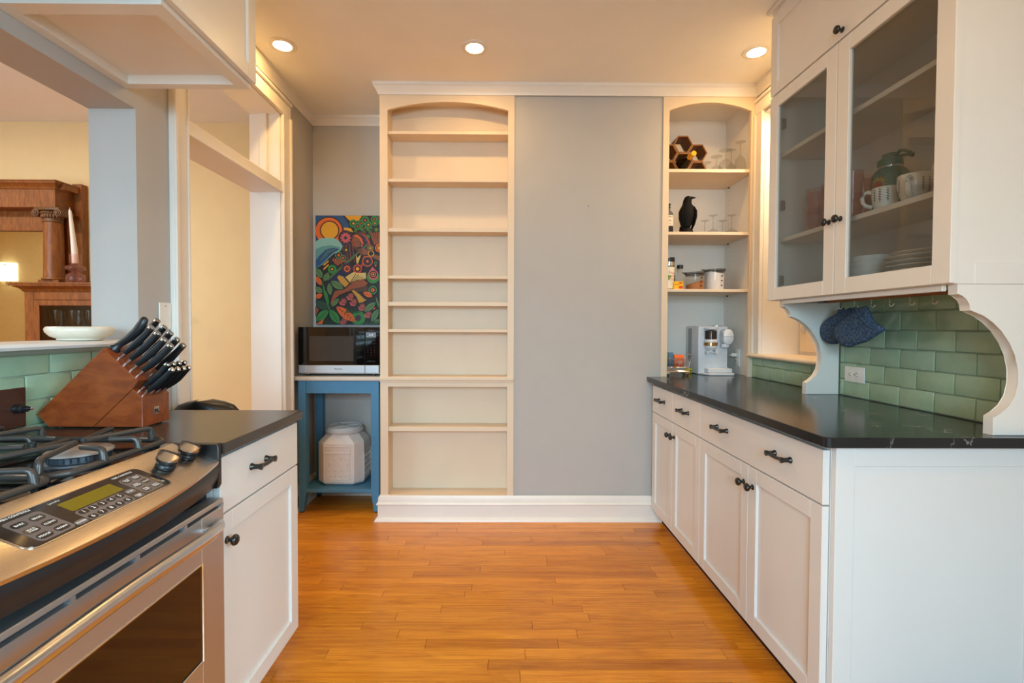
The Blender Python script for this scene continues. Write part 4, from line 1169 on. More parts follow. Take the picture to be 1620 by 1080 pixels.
# lower half
def y8(v): return v + Z8
ppoly([(370, y8(220)), (560, y8(60)), (660, y8(180)), (540, y8(330)), (420, y8(320))], 'navy')
ppoly([(625, y8(185)), (770, y8(95)), (820, y8(120)), (975, y8(110)), (975, y8(215)), (830, y8(235)), (710, y8(285))], 'straw')
for i in range(5): ppoly([(700 + i * 14, y8(280)), (800 + i * 40, y8(130 + i * 16)), (812 + i * 40, y8(132 + i * 16)), (712 + i * 14, y8(280))], 'ink')
ppoly([(485, y8(190)), (520, y8(155)), (590, y8(180)), (690, y8(295)), (620, y8(360)), (540, y8(280))], 'mustard')
ppoly([(375, y8(640)), (400, y8(520)), (450, y8(420)), (600, y8(400)), (750, y8(275)), (920, y8(215)), (1010, y8(290)), (960, y8(340)), (800, y8(385)), (640, y8(440)), (520, y8(490)), (430, y8(580)), (395, y8(665))], 'rust')
ppoly([(690, y8(400)), (1000, y8(330)), (1010, y8(420)), (820, y8(440))], 'brown')
ppoly([(728, y8(415)), (770, y8(405)), (870, y8(480)), (965, y8(575)), (925, y8(610)), (855, y8(625)), (820, y8(530))], 'mustard')
for i in range(5): disc(868 + i * 24, y8(606 - i * 9), 14, 'mustard', 10)
ppoly([(1085, y8(10)), (1180, y8(110)), (1170, y8(200)), (1100, y8(240)), (1030, y8(200)), (1020, y8(110))], 'pink')
rings_(1095, y8(185), ((108, 'green'),)); ppoly([(1085, y8(5)), (1180, y8(120)), (1165, y8(210)), (1098, y8(240)), (1030, y8(205)), (1018, y8(120))], 'pink'); rings_(1100, y8(140), ((64, 'ink'), (44, 'orange'), (30, 'ink'), (16, 'gold')))
rings_(1090, y8(405), ((74, 'green'), (52, 'ink'), (32, 'orange'), (10, 'ink'))); rings_(840, y8(880), ((122, 'green'), (52, 'plum')))
def rose(x, y):
    ppoly([(x - 70, y8(y)), (x + 60, y8(y + 10)), (x + 20, y8(y + 70)), (x - 50, y8(y + 60))], 'pink'); rings_(x + 8, y8(y - 4), ((52, 'rust'), (38, 'ink'), (32, 'pink'), (20, 'ink'), (13, 'pink')))
for x, y in ((710, 510), (588, 600), (765, 610), (905, 690), (1010, 810), (600, 930)): rose(x, y)
ppoly([(225, y8(240)), (262, y8(330)), (300, y8(520)), (372, y8(740)), (345, y8(745)), (265, y8(480))], 'green')
for a in ((130, 40, 238, 205, 52, 'leaf'), (262, 260, 350, 110, 44, 'leaf'), (130, 175, 225, 330, 40, 'orange'), (380, 260, 595, 385, 58, 'leaf'), (375, 500, 352, 285, 42, 'leaf'), (118, 360, 240, 450, 46, 'leaf'), (120, 540, 238, 480, 40, 'orange'), (290, 405, 345, 680, 26, 'green'), (118, 600, 350, 730, 66, 'dkgreen'), (345, 745, 130, 930, 66, 'green'), (360, 735, 530, 980, 66, 'green'), (470, 685, 800, 940, 76, 'orange'), (395, 690, 525, 545, 36, 'leaf'), (930, 440, 1090, 520, 42, 'orange'), (1145, 615, 950, 770, 52, 'leaf'), (1185, 725, 1070, 950, 50, 'leaf'), (1200, 900, 1120, 985, 36, 'leaf'), (1150, 520, 1200, 700, 16, 'leaf'), (1210, 200, 1330, 420, 46, 'leaf'), (1240, 700, 1380, 520, 46, 'green'), (1230, 980, 1380, 840, 50, 'leaf')):
    leafp(a[0], y8(a[1]), a[2], y8(a[3]), a[4], a[5], 'ink')
ppoly([(118, y8(680)), (190, y8(740)), (118, y8(860))], 'rust'); ppoly([(130, y8(985)), (280, y8(890)), (240, y8(985))], 'orange'); ppoly([(1090, y8(740)), (1140, y8(690)), (1130, y8(730))], 'orange')
for i in range(14): ppoly([(640 + i * 16, y8(790)), (648 + i * 16, y8(660 + (i * 37) % 60)), (656 + i * 16, y8(790))], 'dkgreen')
for i in range(12): ppoly([(960 + i * 20, y8(985)), (968 + i * 20, y8(890 + (i * 31) % 50)), (980 + i * 20, y8(985))], 'dkgreen')
for i in range(9): ppoly([(240 + i * 24, y8(985)), (262 + i * 20, y8(880 + (i * 29) % 40)), (258 + i * 24, y8(985))], 'dkgreen')
pb.out('painted_image', ['art_' + c for c in CN], PT, smooth=0)
B().box(-1.14, -0.79, 3.432, 3.4495, 1.205, 1.240, 0.002).out('wall_bracket', 'grey_plastic', PT, smooth=0)

# ------------------------------------------------------------------ niche, top shelf: wine rack, bottle, upturned glasses
S1, S2, S3 = 2.223, 1.8295, 1.470
WR = thing('wine_rack', 'honeycomb wooden wine rack holding one bottle on top niche shelf', 'wine rack', (1.196, 3.26, S1))
RH = 0.066; HH = RH * math.sqrt(3)
def hexcell(cx, cz):
    b = B()
    def hx(r): return [(cx + r * math.cos(math.radians(60 * i)), cz + r * math.sin(math.radians(60 * i))) for i in range(6)]
    o, q = hx(RH - 0.0008), hx(RH - 0.0095)
    ya, yb_ = 3.195, 3.325
    b.rings([[(x, ya, z) for x, z in q], [(x, ya, z) for x, z in o], [(x, yb_, z) for x, z in o], [(x, yb_, z) for x, z in q], [(x, ya, z) for x, z in q]], True, False, False)
    return b.out('hex_cell', 'rack_wood', WR, smooth=0)
cxm = 1.218
zb = S1 + HH / 2 + 0.001
for cx, cz in ((cxm + 1.5 * RH, zb), (cxm - 1.5 * RH, zb), (cxm, zb + HH / 2), (cxm + 1.5 * RH, zb + HH), (cxm - 1.5 * RH, zb + HH), (cxm, zb + 1.5 * HH)): hexcell(cx, cz)
W = thing('wine_bottle', 'dark wine bottle with yellow capsule lying in honeycomb rack', 'bottle', (cxm, 3.2, zb + HH / 2))
cz = zb + HH / 2 - 0.0115
B().lathe((cxm, 0, cz), [(0.0001, 3.345), (0.034, 3.343), (0.037, 3.335), (0.037, 3.19), (0.034, 3.165), (0.022, 3.135), (0.015, 3.11), (0.0145, 3.075)], 24, axis='y').out('body', 'bottle_dark', W, smooth=50)
B().lathe((cxm, 0, cz), [(0.0148, 3.090), (0.0152, 3.03), (0.017, 3.028), (0.017, 3.015), (0.0155, 3.012), (0.0001, 3.012)], 20, axis='y').out('capsule', 'capsule_gold', W)
W.rotation_euler = (0, 0, 0)
def glass_thing(name, label, x, y, z, prof, seg=28, cap0=False, cap1=False, mat='ware_glass', group=None, part='glass'):
    t = B().lathe((x, y, z), prof, seg, cap0=cap0, cap1=cap1).out(name, mat, None, loc=(x, y, z), smooth=60)
    return tag(t, label, 'glass', group)
def wine_prof(r, h, hb):
    """upturned wine glass: rim at the bottom"""
    return [(r * .86, 0.0005), (r * .97, hb * .22), (r, hb * .5), (r * .86, hb * .78), (r * .5, hb * .95), (0.006, hb * 1.03), (0.0036, hb * 1.15), (0.0034, h * .90), (0.006, h * .955), (0.014, h * .975), (r * .9, h * .992), (r * .92, h), (0.0001, h)]
for (x, y, r, h, hb, lab) in ((1.538, 3.065, 0.034, 0.196, 0.105, 'tallest upturned wine glass on top niche shelf, beside the side wall'),
                            (1.520, 3.150, 0.032, 0.175, 0.085, 'slim upturned wine glass behind the tallest glass on top shelf'),
                            (1.452, 3.085, 0.043, 0.150, 0.088, 'broad round upturned wine glass in front on top niche shelf'),
                            (1.445, 3.200, 0.041, 0.150, 0.088, 'round upturned wine glass second from front beside the wine rack'),
                            (1.420, 3.310, 0.040, 0.145, 0.085, 'round upturned wine glass at the back beside the wine rack')):
    glass_thing('wine_glass', lab, x, y, S1, wine_prof(r, h, hb), group='upturned wine glasses')

# middle shelf: gin bottle, raven, coupes
G = thing('liquor_bottle', 'clear liquor bottle with cream label beside the black raven', 'bottle', (1.064, 3.06, S2))
gx, gy = 1.0790, 3.06
GP = [(0.0001, 0.0005), (0.026, 0.001), (0.0275, 0.006), (0.0275, 0.118), (0.025, 0.132), (0.016, 0.142), (0.010, 0.147), (0.0095, 0.165)]
B().lathe((gx, gy, S2), GP, 28, cap1=False).out('body', 'smoke_glass', G, smooth=50)
B().lathe((gx, gy, S2), [(0.0001, 0.003), (0.0262, 0.004), (0.0262, 0.038), (0.0001, 0.038)], 24).out('liquid', 'gin_liquid', G)
B().lathe((gx, gy, S2), [(0.0278, 0.045), (0.0279, 0.046), (0.0279, 0.112), (0.0278, 0.113)], 28, cap0=False, cap1=False).out('label', 'label_paper', G)
b = B().lathe((gx, gy, S2), [(0.0115, 0.163), (0.0115, 0.170), (0.007, 0.172), (0.007, 0.178), (0.0125, 0.182), (0.0125, 0.190), (0.0001, 0.194)], 18)
b.out('stopper', 'black_plastic', G)
b = B()
def curved_text(b, s, size, c, r, z, a0):
    """letters one by one around an upright cylinder, seen from -y"""
    w = size * 0.62
    for i, ch in enumerate(s):
        if ch == ' ': continue
        t = a0 + (i - (len(s) - 1) / 2) * w / r
        n = Vector((math.sin(t), -math.cos(t), 0))
        text_mesh(b, ch, size, frame(Vector(c) + n * r + Vector((0, 0, z)), (math.cos(t), math.sin(t), 0), (0, 0, 1)), 0, 'CENTER', 0.0002)
curved_text(b, 'WHEELER', 0.0085, (gx, gy, S2), 0.0283, 0.103, 0.0)
curved_text(b, 'GIN', 0.0085, (gx, gy, S2), 0.0283, 0.078, 0.0)
curved_text(b, '94', 0.007, (gx, gy, S2), 0.0283, 0.058, 0.0)
b.out('label_lettering', 'print_black', G, smooth=0)

RV = thing('raven_figurine', 'black raven statue standing on the middle niche shelf', 'figurine', (1.205, 3.08, S2))
rx, ry = 1.207, 3.085
def orings(spec, n=18):
    """stacked ellipses: (x offset, y offset, z, radius x, radius y)"""
    return [[(rx + ox + a * math.cos(2 * PI * i / n), ry + oy + c * math.sin(2 * PI * i / n), S2 + z) for i in range(n)] for ox, oy, z, a, c in spec]
b = B().rings(orings([(-.006, 0, .046, .026, .030), (-.006, 0, .065, .034, .034), (-.003, 0, .095, .046, .040), (0, 0, .130, .0525, .044), (.001, 0, .160, .049, .042), (.001, 0, .182, .036, .036), (-.001, 0, .198, .027, .030), (.000, 0, .215, .026, .028), (.004, 0, .228, .025, .027), (.004, 0, .240, .019, .022), (.004, 0, .247, .008, .010)]))
b.out('body', 'raven_black', RV, smooth=60)
B().rings([[(rx + .018, ry - .012, S2 + .244), (rx + .018, ry + .012, S2 + .244), (rx + .020, ry + .010, S2 + .218), (rx + .020, ry - .010, S2 + .218)], [(rx + .036, ry - .006, S2 + .243), (rx + .036, ry + .006, S2 + .243), (rx + .034, ry + .005, S2 + .230), (rx + .034, ry - .005, S2 + .230)], [(rx + .0575, ry - .001, S2 + .239), (rx + .0575, ry + .001, S2 + .239), (rx + .056, ry + .001, S2 + .236), (rx + .056, ry - .001, S2 + .236)]]).out('beak', 'raven_black', RV)
for sx in (-1, 1):
    B().rings([[(rx + sx * (o + a * math.cos(2 * PI * i / 12)), ry - .012 + c * math.sin(2 * PI * i / 12), S2 + z) for i in range(12)] for z, o, a, c in ((.020, .022, .004, .010), (.060, .036, .008, .022), (.105, .044, .011, .032), (.145, .044, .011, .032), (.172, .034, .008, .022), (.186, .024, .003, .008))]).out('wing', 'raven_black', RV, smooth=60)
B().rings([[(rx - .042, ry + .02, S2 + .004), (rx - .008, ry + .02, S2 + .004), (rx - .008, ry + .036, S2 + .004), (rx - .042, ry + .036, S2 + .004)], [(rx - .036, ry + .005, S2 + .055), (rx + .004, ry + .005, S2 + .055), (rx + .004, ry + .03, S2 + .055), (rx - .036, ry + .03, S2 + .055)]]).out('tail', 'raven_black', RV)
b = B()
for sx in (-1, 1): b.cyl((rx + sx * .012 - .003, ry, S2 + .008), (rx + sx * .012 - .004, ry, S2 + .055), 0.006, 0.011, 10)
b.out('leg', 'raven_black', RV)
B().lathe((rx - .002, ry, S2), [(.044, .0005), (.046, .006), (.042, .014), (.036, .030), (.025, .040), (.012, .044), (.0001, .045)], 20).out('perch', 'raven_black', RV, smooth=60)

def coupe_prof(r, h):
    return [(r, 0.0005), (r * .96, .006), (r * .72, .020), (r * .36, .030), (0.006, .036), (0.0033, .045), (0.0030, h * .84), (0.006, h * .93), (0.016, h * .972), (r * .66, h * .99), (r * .68, h), (0.0001, h)]
for x, y, lab in ((1.372, 3.075, 'upturned coupe glass nearest the raven, at the shelf front'), (1.385, 3.230, 'upturned coupe glass standing behind the one nearest the raven'), (1.490, 3.070, 'upturned coupe glass beside the niche side wall, at the shelf front'), (1.505, 3.225, 'upturned coupe glass beside the niche side wall, at the back')):
    glass_thing('coupe_glass', lab, x, y, S2, coupe_prof(0.043, 0.122), group='upturned coupe glasses')

# lower shelf: tumbler, yellow box, empty bottle, two clear containers
Tm = thing('travel_tumbler', 'cream travel tumbler with black flip lid and orange lettering', 'tumbler', (1.082, 3.06, S3))
tx, ty = 1.0845, 3.06
B().lathe((tx, ty, S3), [(0.0001, .0005), (.0275, .001), (.0285, .004), (.0285, .006)], 28).out('base_ring', 'gold_band', Tm)
B().lathe((tx, ty, S3), [(.0285, .006), (.0345, .140), (.0345, .145)], 32, cap0=False, cap1=False).out('body', 'cream_plastic', Tm)
B().lathe((tx, ty, S3), [(.0347, .1445), (.0350, .146), (.0350, .150), (.0347, .1505)], 32).out('seal', 'black_plastic', Tm)
B().lathe((tx, ty, S3), [(.0340, .150), (.0340, .176)], 32).out('collar', 'steel_shiny', Tm)
b = B().lathe((tx, ty, S3), [(.0345, .176), (.0350, .178), (.0345, .196), (.031, .199), (.0001, .200)], 32)
b.box(tx + .004, tx + .034, ty - .012, ty + .012, S3 + .196, S3 + .208, .003)
b.out('lid', 'black_plastic', Tm)
b = B()
for s, z in (('Foo', .106), ('wor', .086), ('Co', .066)): curved_text(b, s, .023, (tx, ty, S3), .0335 if z > .1 else .0332 if z > .08 else .0325, z, .22)
b.out('body_lettering', 'orange_print', Tm, smooth=0)
b = B()
for i, (u, z) in enumerate(((-.28, .078), (-.40, .084), (-.33, .068), (-.08, .082))):
    n = Vector((math.sin(u), -math.cos(u), 0)); c = Vector((tx, ty, S3 + z)) + n * .0338
    tg = Vector((math.cos(u), math.sin(u), 0))
    b.poly([tuple(c + tg * (.006 * math.cos(a)) + Vector((0, 0, .008 * math.sin(a) + .003 * math.cos(a)))) for a in [2 * PI * k / 10 for k in range(10)]])
b.out('leaf_print', 'pack_green', Tm, smooth=0)
Q = thing('food_packet', 'small yellow box with red print beside the cream tumbler', 'box', (1.137, 3.04, S3))
B().box(1.106, 1.166, 3.028, 3.048, S3 + .0003, S3 + .051, .0008).out('box', 'pack_yellow', Q, smooth=0)
b = B().box(1.107, 1.140, 3.0274, 3.028, S3 + .030, S3 + .034)
k0 = [(1.150 + .014 * math.cos(2 * PI * i / 14), 3.0275, S3 + .013 + .010 * math.sin(2 * PI * i / 14)) for i in range(14)]
b.poly(k0); b.box(1.139, 1.158, 3.0274, 3.028, S3 + .036, S3 + .045)
b.out('box_print', 'pack_red', Q, smooth=0)
Q = thing('glass_bottle', 'empty clear bottle with black cap behind the yellow box', 'bottle', (1.202, 3.22, S3))
B().lathe((1.218, 3.225, S3), [(.0001, .0005), (.028, .001), (.031, .008), (.031, .06), (.027, .09), (.0185, .125), (.0165, .150), (.017, .158)], 26, cap1=False).out('body', 'clear_glass', Q, smooth=60)
B().lathe((1.218, 3.225, S3), [(.0001, .156), (.0195, .156), (.0200, .160), (.0200, .178), (.0185, .180), (.0001, .180)], 22).out('cap', 'black_plastic', Q)
Q = thing('sauce_bottle', 'dark slim bottle half hidden behind the cream tumbler', 'bottle', (1.125, 3.18, S3))
B().lathe((1.141, 3.17, S3), [(.0001, .0005), (.022, .001), (.023, .006), (.023, .10), (.018, .125), (.0095, .150), (.0095, .175)], 22).out('body', 'bottle_dark', Q, smooth=60)
B().lathe((1.141, 3.17, S3), [(.0108, .172), (.0108, .188), (.0001, .189)], 16).out('cap', 'black_plastic', Q)
def measure_jar(label, cx, cy, r0, r1, h, slope, fillc, flevel, ftilt):
    t = thing('measuring_jar', label, 'container', (cx, cy, S3))
    n = 32
    def rg(r, z, tilt): return [(cx + r * math.cos(2 * PI * i / n), cy + r * math.sin(2 * PI * i / n), S3 + z + tilt * math.cos(2 * PI * i / n)) for i in range(n)]
    B().rings([rg(r0, .0006, 0), rg(r0 + .001, .006, 0), rg(r1, h, slope)], True, True, False).out('body', 'clear_glass', t, smooth=60)
    B().rings([rg(r0 - .003, .004, 0), rg(r0 + (r1 - r0) * flevel / h - .004, flevel, ftilt)], True, True, True).out('contents', fillc, t)
    B().rings([rg(r1 + .001, h - .012, slope), rg(r1 + .004, h - .004, slope), rg(r1 + .004, h + .002, slope), rg(r1 - .002, h + .004, slope)]).out('lid', 'smoke_glass', t, smooth=40)
    B().rings([rg(r1 * .9, h - .022, slope), rg(r1 * .93, h - .006, slope)]).out('lid_insert', 'smoke_glass', t, smooth=40)
    B().prism([(cx - r1 - .020, S3 + h + .001 - slope), (cx - r1 + .004, S3 + h - .010 - slope), (cx - r1 + .004, S3 + h + .003 - slope), (cx - r1 - .018, S3 + h + .006 - slope)], 'y', cy - .014, cy + .014, .002).out('spout', 'smoke_glass', t)
    b = B()
    for zf in (.25, .50, .75):
        z = h * zf * .9
        rr = r0 + (r1 - r0) * z / h + .0012
        for a0, a1 in ((.24, .52),):
            q = [a0 + (a1 - a0) * i / 5 for i in range(6)]
            lo = [(cx + rr * math.sin(a), cy - rr * math.cos(a), S3 + z - .0032) for a in q]
            hi = [(cx + rr * math.sin(a), cy - rr * math.cos(a), S3 + z + .0032) for a in q]
            b.poly(lo + hi[::-1])
    b.out('scale_mark', 'print_black', t, smooth=0)
measure_jar('shorter clear measuring jar of brown sugar with sloped lid', 1.268, 3.10, .054, .062, .113, .002, 'sugar_brown', .050, .016)
measure_jar('taller clear measuring jar of white flour with sloped lid', 1.410, 3.13, .058, .066, .136, .002, 'flour', .112, -.014)

# ------------------------------------------------------------------ niche counter: coffee machine, toy cart, tape measure, outlet
CZ = 0.9155
CM = thing('coffee_machine', 'white coffee machine with bean hopper on the black counter', 'coffee maker', (1.41, 3.20, CZ))
B().box(1.312, 1.507, 3.135, 3.335, CZ + .001, CZ + .320, .006, 2).out('body', 'white_plastic', CM)
B().box(1.3095, 1.3125, 3.245, 3.30, CZ + .08, CZ + .305, .001).out('water_tank', 'grey_plastic', CM)
b = B().lathe((1.386, 3.118, CZ), [(.036, .232), (.0385, .234), (.0385, .300), (.036, .302)], 28)
b.out('hopper', 'clear_glass', CM, smooth=50)
B().lathe((1.386, 3.118, CZ), [(.0365, .236), (.0370, .237), (.0370, .290), (.0001, .296)], 24).out('coffee_beans', 'coffee_beans', CM)
B().lathe((1.386, 3.118, CZ), [(.041, .300), (.042, .302), (.042, .309), (.039, .312), (.0001, .313)], 28).out('hopper_lid', 'white_plastic', CM)
B().lathe((1.386, 3.118, CZ), [(.042, .214), (.043, .216), (.043, .230), (.041, .233)], 28).out('hopper_ring', 'white_plastic', CM)
B().lathe((1.386, 3.118, CZ), [(.042, .192), (.043, .193), (.043, .213), (.042, .214)], 28).out('gold_band', 'gold_band', CM)
b = B().lathe((1.386, 3.118, CZ), [(.010, .148), (.016, .150), (.016, .160), (.028, .166), (.040, .182), (.040, .192)], 26)
b.box(1.350, 1.357, 3.085, 3.13, CZ + .138, CZ + .160, .002).box(1.408, 1.422, 3.085, 3.13, CZ + .138, CZ + .162, .003).box(1.352, 1.418, 3.11, 3.135, CZ + .143, CZ + .152, .002)
b.out('dosing_funnel', 'white_plastic', CM)
b = B().prism([(1.481 + .0315 * math.cos(t) , CZ + .270 + .0315 * math.sin(t)) for t in [PI * i / 14 for i in range(15)]] + [(1.481 + .0315 * math.cos(t), CZ + .232 + .0315 * math.sin(t)) for t in [PI + PI * i / 14 for i in range(15)]], 'y', 3.068, 3.14, .004)
b.out('brew_head', 'white_plastic', CM, smooth=50)
B().box(1.4505, 1.5115, 3.0665, 3.069, CZ + .2500, CZ + .2535).out('head_seam', 'grey_plastic', CM)
B().lathe((1.474, 3.105, CZ), [(.016, .178), (.026, .184), (.027, .205)], 22).out('spout', 'white_plastic', CM)
B().lathe((1.462, 3.20, CZ), [(.034, .320), (.036, .322), (.036, .325), (.0001, .327)], 26).out('top_cap', 'chrome', CM)
B().prism([(1.318, 3.14), (1.335, 3.085), (1.355, 3.06), (1.515, 3.06), (1.527, 3.075), (1.527, 3.14)], 'z', CZ + .0005, CZ + .014, .003).out('base_plate', 'white_plastic', CM)
B().box(1.352, 1.512, 3.075, 3.136, CZ + .016, CZ + .044, .004).out('drip_tray', 'white_plastic', CM)

CT = thing('toy_shopping_cart', 'small metal toy shopping cart holding packets on the black counter', 'toy cart', (1.14, 3.06, CZ))
b = B(); ra = .0014
def wire(*p): b.tube(p, ra, 6)
x0, x1, y0, y1 = 1.052, 1.212, 3.030, 3.105
zt, zb2 = CZ + .112, CZ + .056
lp = lambda z, s: [(x0 - s * 0, y0 + s * .6, z), (x1 - s, y0 + s * .6, z), (x1 - s, y1 - s * .6, z), (x0, y1 - s * .6, z)]
for z, s in ((zt, 0.0), (zt - .008, .002), (CZ + .083, .006), (zb2, .012)):
    q = lp(z, s); b.tube(q, ra, 6, closed=True)
for i in range(9):
    x = x0 + (x1 - x0) * i / 8
    for yy in (y0, y1): wire((x, yy, zt), (x - .010 * (i / 8), yy + (.006 if yy == y0 else -.006), zb2))
for i in range(4):
    yy = y0 + (y1 - y0) * i / 3
    wire((x1, yy, zt), (x1 - .012, y0 + .007 + (y1 - y0 - .014) * i / 3, zb2)); wire((x0, y0 + .007 + (y1 - y0 - .014) * i / 3, zb2), (x1 - .012, y0 + .007 + (y1 - y0 - .014) * i / 3, zb2))
b.out('basket', 'chrome', CT, smooth=60)
b = B()
for yy in (y0 + .006, y1 - .006):
    b.tube([(x1 - .004, yy, zb2 - .012), (x1 + .006, yy, CZ + .09), (x1 + .020, yy, CZ + .135)], .0018, 6)
    b.tube([(x0 + .02, yy, CZ + .026), (x0 + .05, yy, zb2), (x1 - .02, yy, zb2 - .004), (x1 + .002, yy, CZ + .030), (x0 + .02, yy, CZ + .026)], .0020, 6)
b.tube([(x1 + .020, y0 - .004, CZ + .135), (x1 + .020, y1 + .004, CZ + .135)], .0034, 8)
b.out('frame', 'chrome', CT, smooth=60)
B().box(x0 + .01, x1 + .002, y0 + .002, y1 - .002, CZ + .0245, CZ + .0285, .001).out('base_plate', 'gold_band', CT, smooth=0)
for x in (x0 + .026, x1 - .008):
    for yy in (y0 + .008, y1 - .008):
        o = B().box(x - .012, x + .012, yy - .007, yy + .007, CZ + .009, CZ + .0245, .002).out('wheel_fork', 'chrome', CT)
        B().lathe((x, yy, CZ + .0092), [(.0001, -.005), (.0088, -.005), (.0090, .005), (.0001, .005)], 16, axis='y').out('wheel', 'black_plastic', o)
B().box(1.056, 1.078, 3.045, 3.090, zb2 + .0016, zb2 + .088, .002)
def packet(label, m, x0, x1, y0, y1, z1, white=None):
    t = thing('snack_packet', label, 'packet', ((x0 + x1) / 2, (y0 + y1) / 2, zb2 + .0016), 'packets in the toy cart')
    n = 10
    rows = []
    for j in range(7):
        s = j / 6; bulge = .5 + .5 * math.sin(PI * (.15 + .7 * s)) if j not in (0, 6) else .30
        hy_ = (y1 - y0) / 2 * bulge; yc = (y0 + y1) / 2; z = zb2 + .0016 + (z1 - zb2 - .0016) * s
        rows.append([(x0, yc - hy_ * .7, z), ((x0 + x1) / 2, yc - hy_, z), (x1, yc - hy_ * .7, z), (x1, yc + hy_ * .7, z), ((x0 + x1) / 2, yc + hy_, z), (x0, yc + hy_ * .7, z)])
    B().rings(rows).out('wrapper', m, t, smooth=50)
    return t
packet('green packet standing in the toy cart, at the shelf stile', 'pack_green', 1.056, 1.083, 3.046, 3.090, CZ + .148)
packet('blue packet standing in the toy cart between green and orange ones', 'pack_blue', 1.086, 1.118, 3.046, 3.090, CZ + .150)
t = packet('orange packet with white print standing in the toy cart', 'pack_orange', 1.122, 1.186, 3.040, 3.086, CZ + .134)
b = B()
for i, (z, w_) in enumerate(((.097, .016), (.092, .022), (.086, .024), (.080, .022), (.074, .014))):
    text_mesh(b, ('HONEY', 'CRUNCH', 'CORN', 'SNACK', 'MIX')[i], .0075, XT(1.154, CZ + z, 3.0388))
b.out('wrapper_lettering', 'print_white', t, smooth=0)
t = thing('paper_carton', 'small white carton behind the packets in the toy cart', 'carton', (1.07, 3.20, CZ))
B().box(1.053, 1.098, 3.17, 3.215, CZ + .0005, CZ + .155, .002).prism([(3.17, CZ + .155), (3.215, CZ + .155), (3.1925, CZ + .172)], 'x', 1.055, 1.096).out('carton', 'outlet_white', t, smooth=0)
t = thing('tape_measure', 'small yellow tape measure behind the toy cart', 'tape measure', (1.32, 3.24, CZ))
B().box(1.262, 1.308, 3.215, 3.240, CZ + .0005, CZ + .034, .008, 2).out('case', 'tape_yellow', t)
B().box(1.288, 1.300, 3.2135, 3.216, CZ + .014, CZ + .022).out('clip', 'slot_dark', t)
def outlet(label, axis, p, w, h, hor, d, parent=None):
    """duplex outlet plate on a wall facing -x"""
    x, y, z = p
    t = thing('wall_outlet', label, 'outlet', p)
    B().box(x - .0065, x - .0005, y - w / 2, y + w / 2, z - h / 2, z + h / 2, .0025, 2).out('plate', 'outlet_white', t)
    for s in (-1, 1):
        cy, cz_ = (y + s * .0195, z) if hor else (y, z + s * .0195)
        o = B().lathe((x - .0065, cy, cz_), [(.0165, 0), (.0165, -.0015), (.0150, -.0022), (.0001, -.0022)], 22, axis='x').out('socket', 'outlet_white', t)
        b = B()
        for k in (-1, 1):
            if hor: b.box(x - .0091, x - .0086, cy - .004, cy + .004, cz_ + k * .006 - .001, cz_ + k * .006 + .001)
            else: b.box(x - .0091, x - .0086, cy + k * .006 - .001, cy + k * .006 + .001, cz_ - .004, cz_ + .004)
        b.lathe((x - .0086, cy + (.009 if hor else 0), cz_ - (0 if hor else .009)), [(.0022, 0), (.0022, -.0004)], 10, axis='x')
        b.out('slot', 'slot_dark', o, smooth=0)
    B().lathe((x - .0065, y, z), [(.003, 0), (.003, -.001), (.0001, -.0014)], 10, axis='x').out('screw', 'slot_dark', t)
    return t
outlet('white duplex outlet set sideways in the green tiles', 'x', (1.5885, 2.108, 1.0185), .118, .070, True, 1)
outlet('white duplex outlet inside the niche behind the coffee machine', 'x', (1.588, 3.165, 1.026), .070, .114, False, 1)
t = thing('power_plug', 'white plug and cord running from niche outlet to coffee machine', 'plug', (1.57, 3.165, 1.04))
B().box(1.545, 1.5790, 3.155, 3.177, 1.034, 1.056, .004, 2).out('plug', 'outlet_white', t)
B().tube([(1.547, 3.166, 1.044), (1.532, 3.166, 1.040), (1.520, 3.17, 1.02), (1.519, 3.18, .98), (1.521, 3.19, .95), (1.526, 3.185, .932), (1.530, 3.17, .935), (1.526, 3.165, .955), (1.520, 3.175, .965), (1.515, 3.19, .945), (1.518, 3.22, .923), (1.516, 3.30, .921)], .0033, 8).out('cord', 'outlet_white', t, smooth=60)
# switch plate on the pier by the doorway
t = thing('blank_wall_plate', 'white blank plate on the gray pier beside the doorway casing', 'wall plate', (XL, 1.92, 1.266))
B().box(XL + .0005, XL + .006, 1.888, 1.9565, 1.212, 1.319, .002).out('plate', 'outlet_white', t)
B().lathe((XL + .006, 1.921, 1.305), [(.003, 0), (.003, .001), (.0001, .0014)], 10, axis='x').out('screw', 'grey_plastic', t)
# ------------------------------------------------------------------ inside the glass-door cabinet
L1, L0 = 1.6470, 1.3735
def flute(b, cx, cy, z, rows, n=48, k=12, dep=0.06):
    rs = []
    for r, h, f in rows:
        rs.append([(cx + r * (1 + f * dep * abs(math.cos(k / 2 * 2 * PI * i / n)) - f * dep) * math.cos(2 * PI * i / n), cy + r * (1 + f * dep * abs(math.cos(k / 2 * 2 * PI * i / n)) - f * dep) * math.sin(2 * PI * i / n), z + h) for i in range(n)])
    return b.rings(rs, True, True, False)
def tumbler(x, y, z, lab):
    b = flute(B(), x, y, z, [(.030, .0006, 0), (.033, .004, 1.6), (.036, .05, 1.6), (.0385, .085, 1.2), (.041, .112, 0), (.0395, .112, 0), (.036, .08, 0), (.031, .014, 0)])
    return tag(b.out('pink_tumbler', 'pink_glass', None, loc=(x, y, z), smooth=50), lab, 'glass', 'pink fluted tumblers')
st = [(1.418, 2.135), (1.425, 2.045), (1.405, 1.905), (1.520, 1.930)]
nm = ['behind the far glass door, away from the green bottle', 'behind the far glass door, toward the knobs', 'at the front, beside the green bottle', 'at the back, behind the green bottle']
for (x, y), s in zip(st, nm):
    tumbler(x, y, L1, 'lower pink fluted tumbler of stack ' + s)
    tumbler(x, y, L1 + .0890, 'upper pink fluted tumbler of stack ' + s)
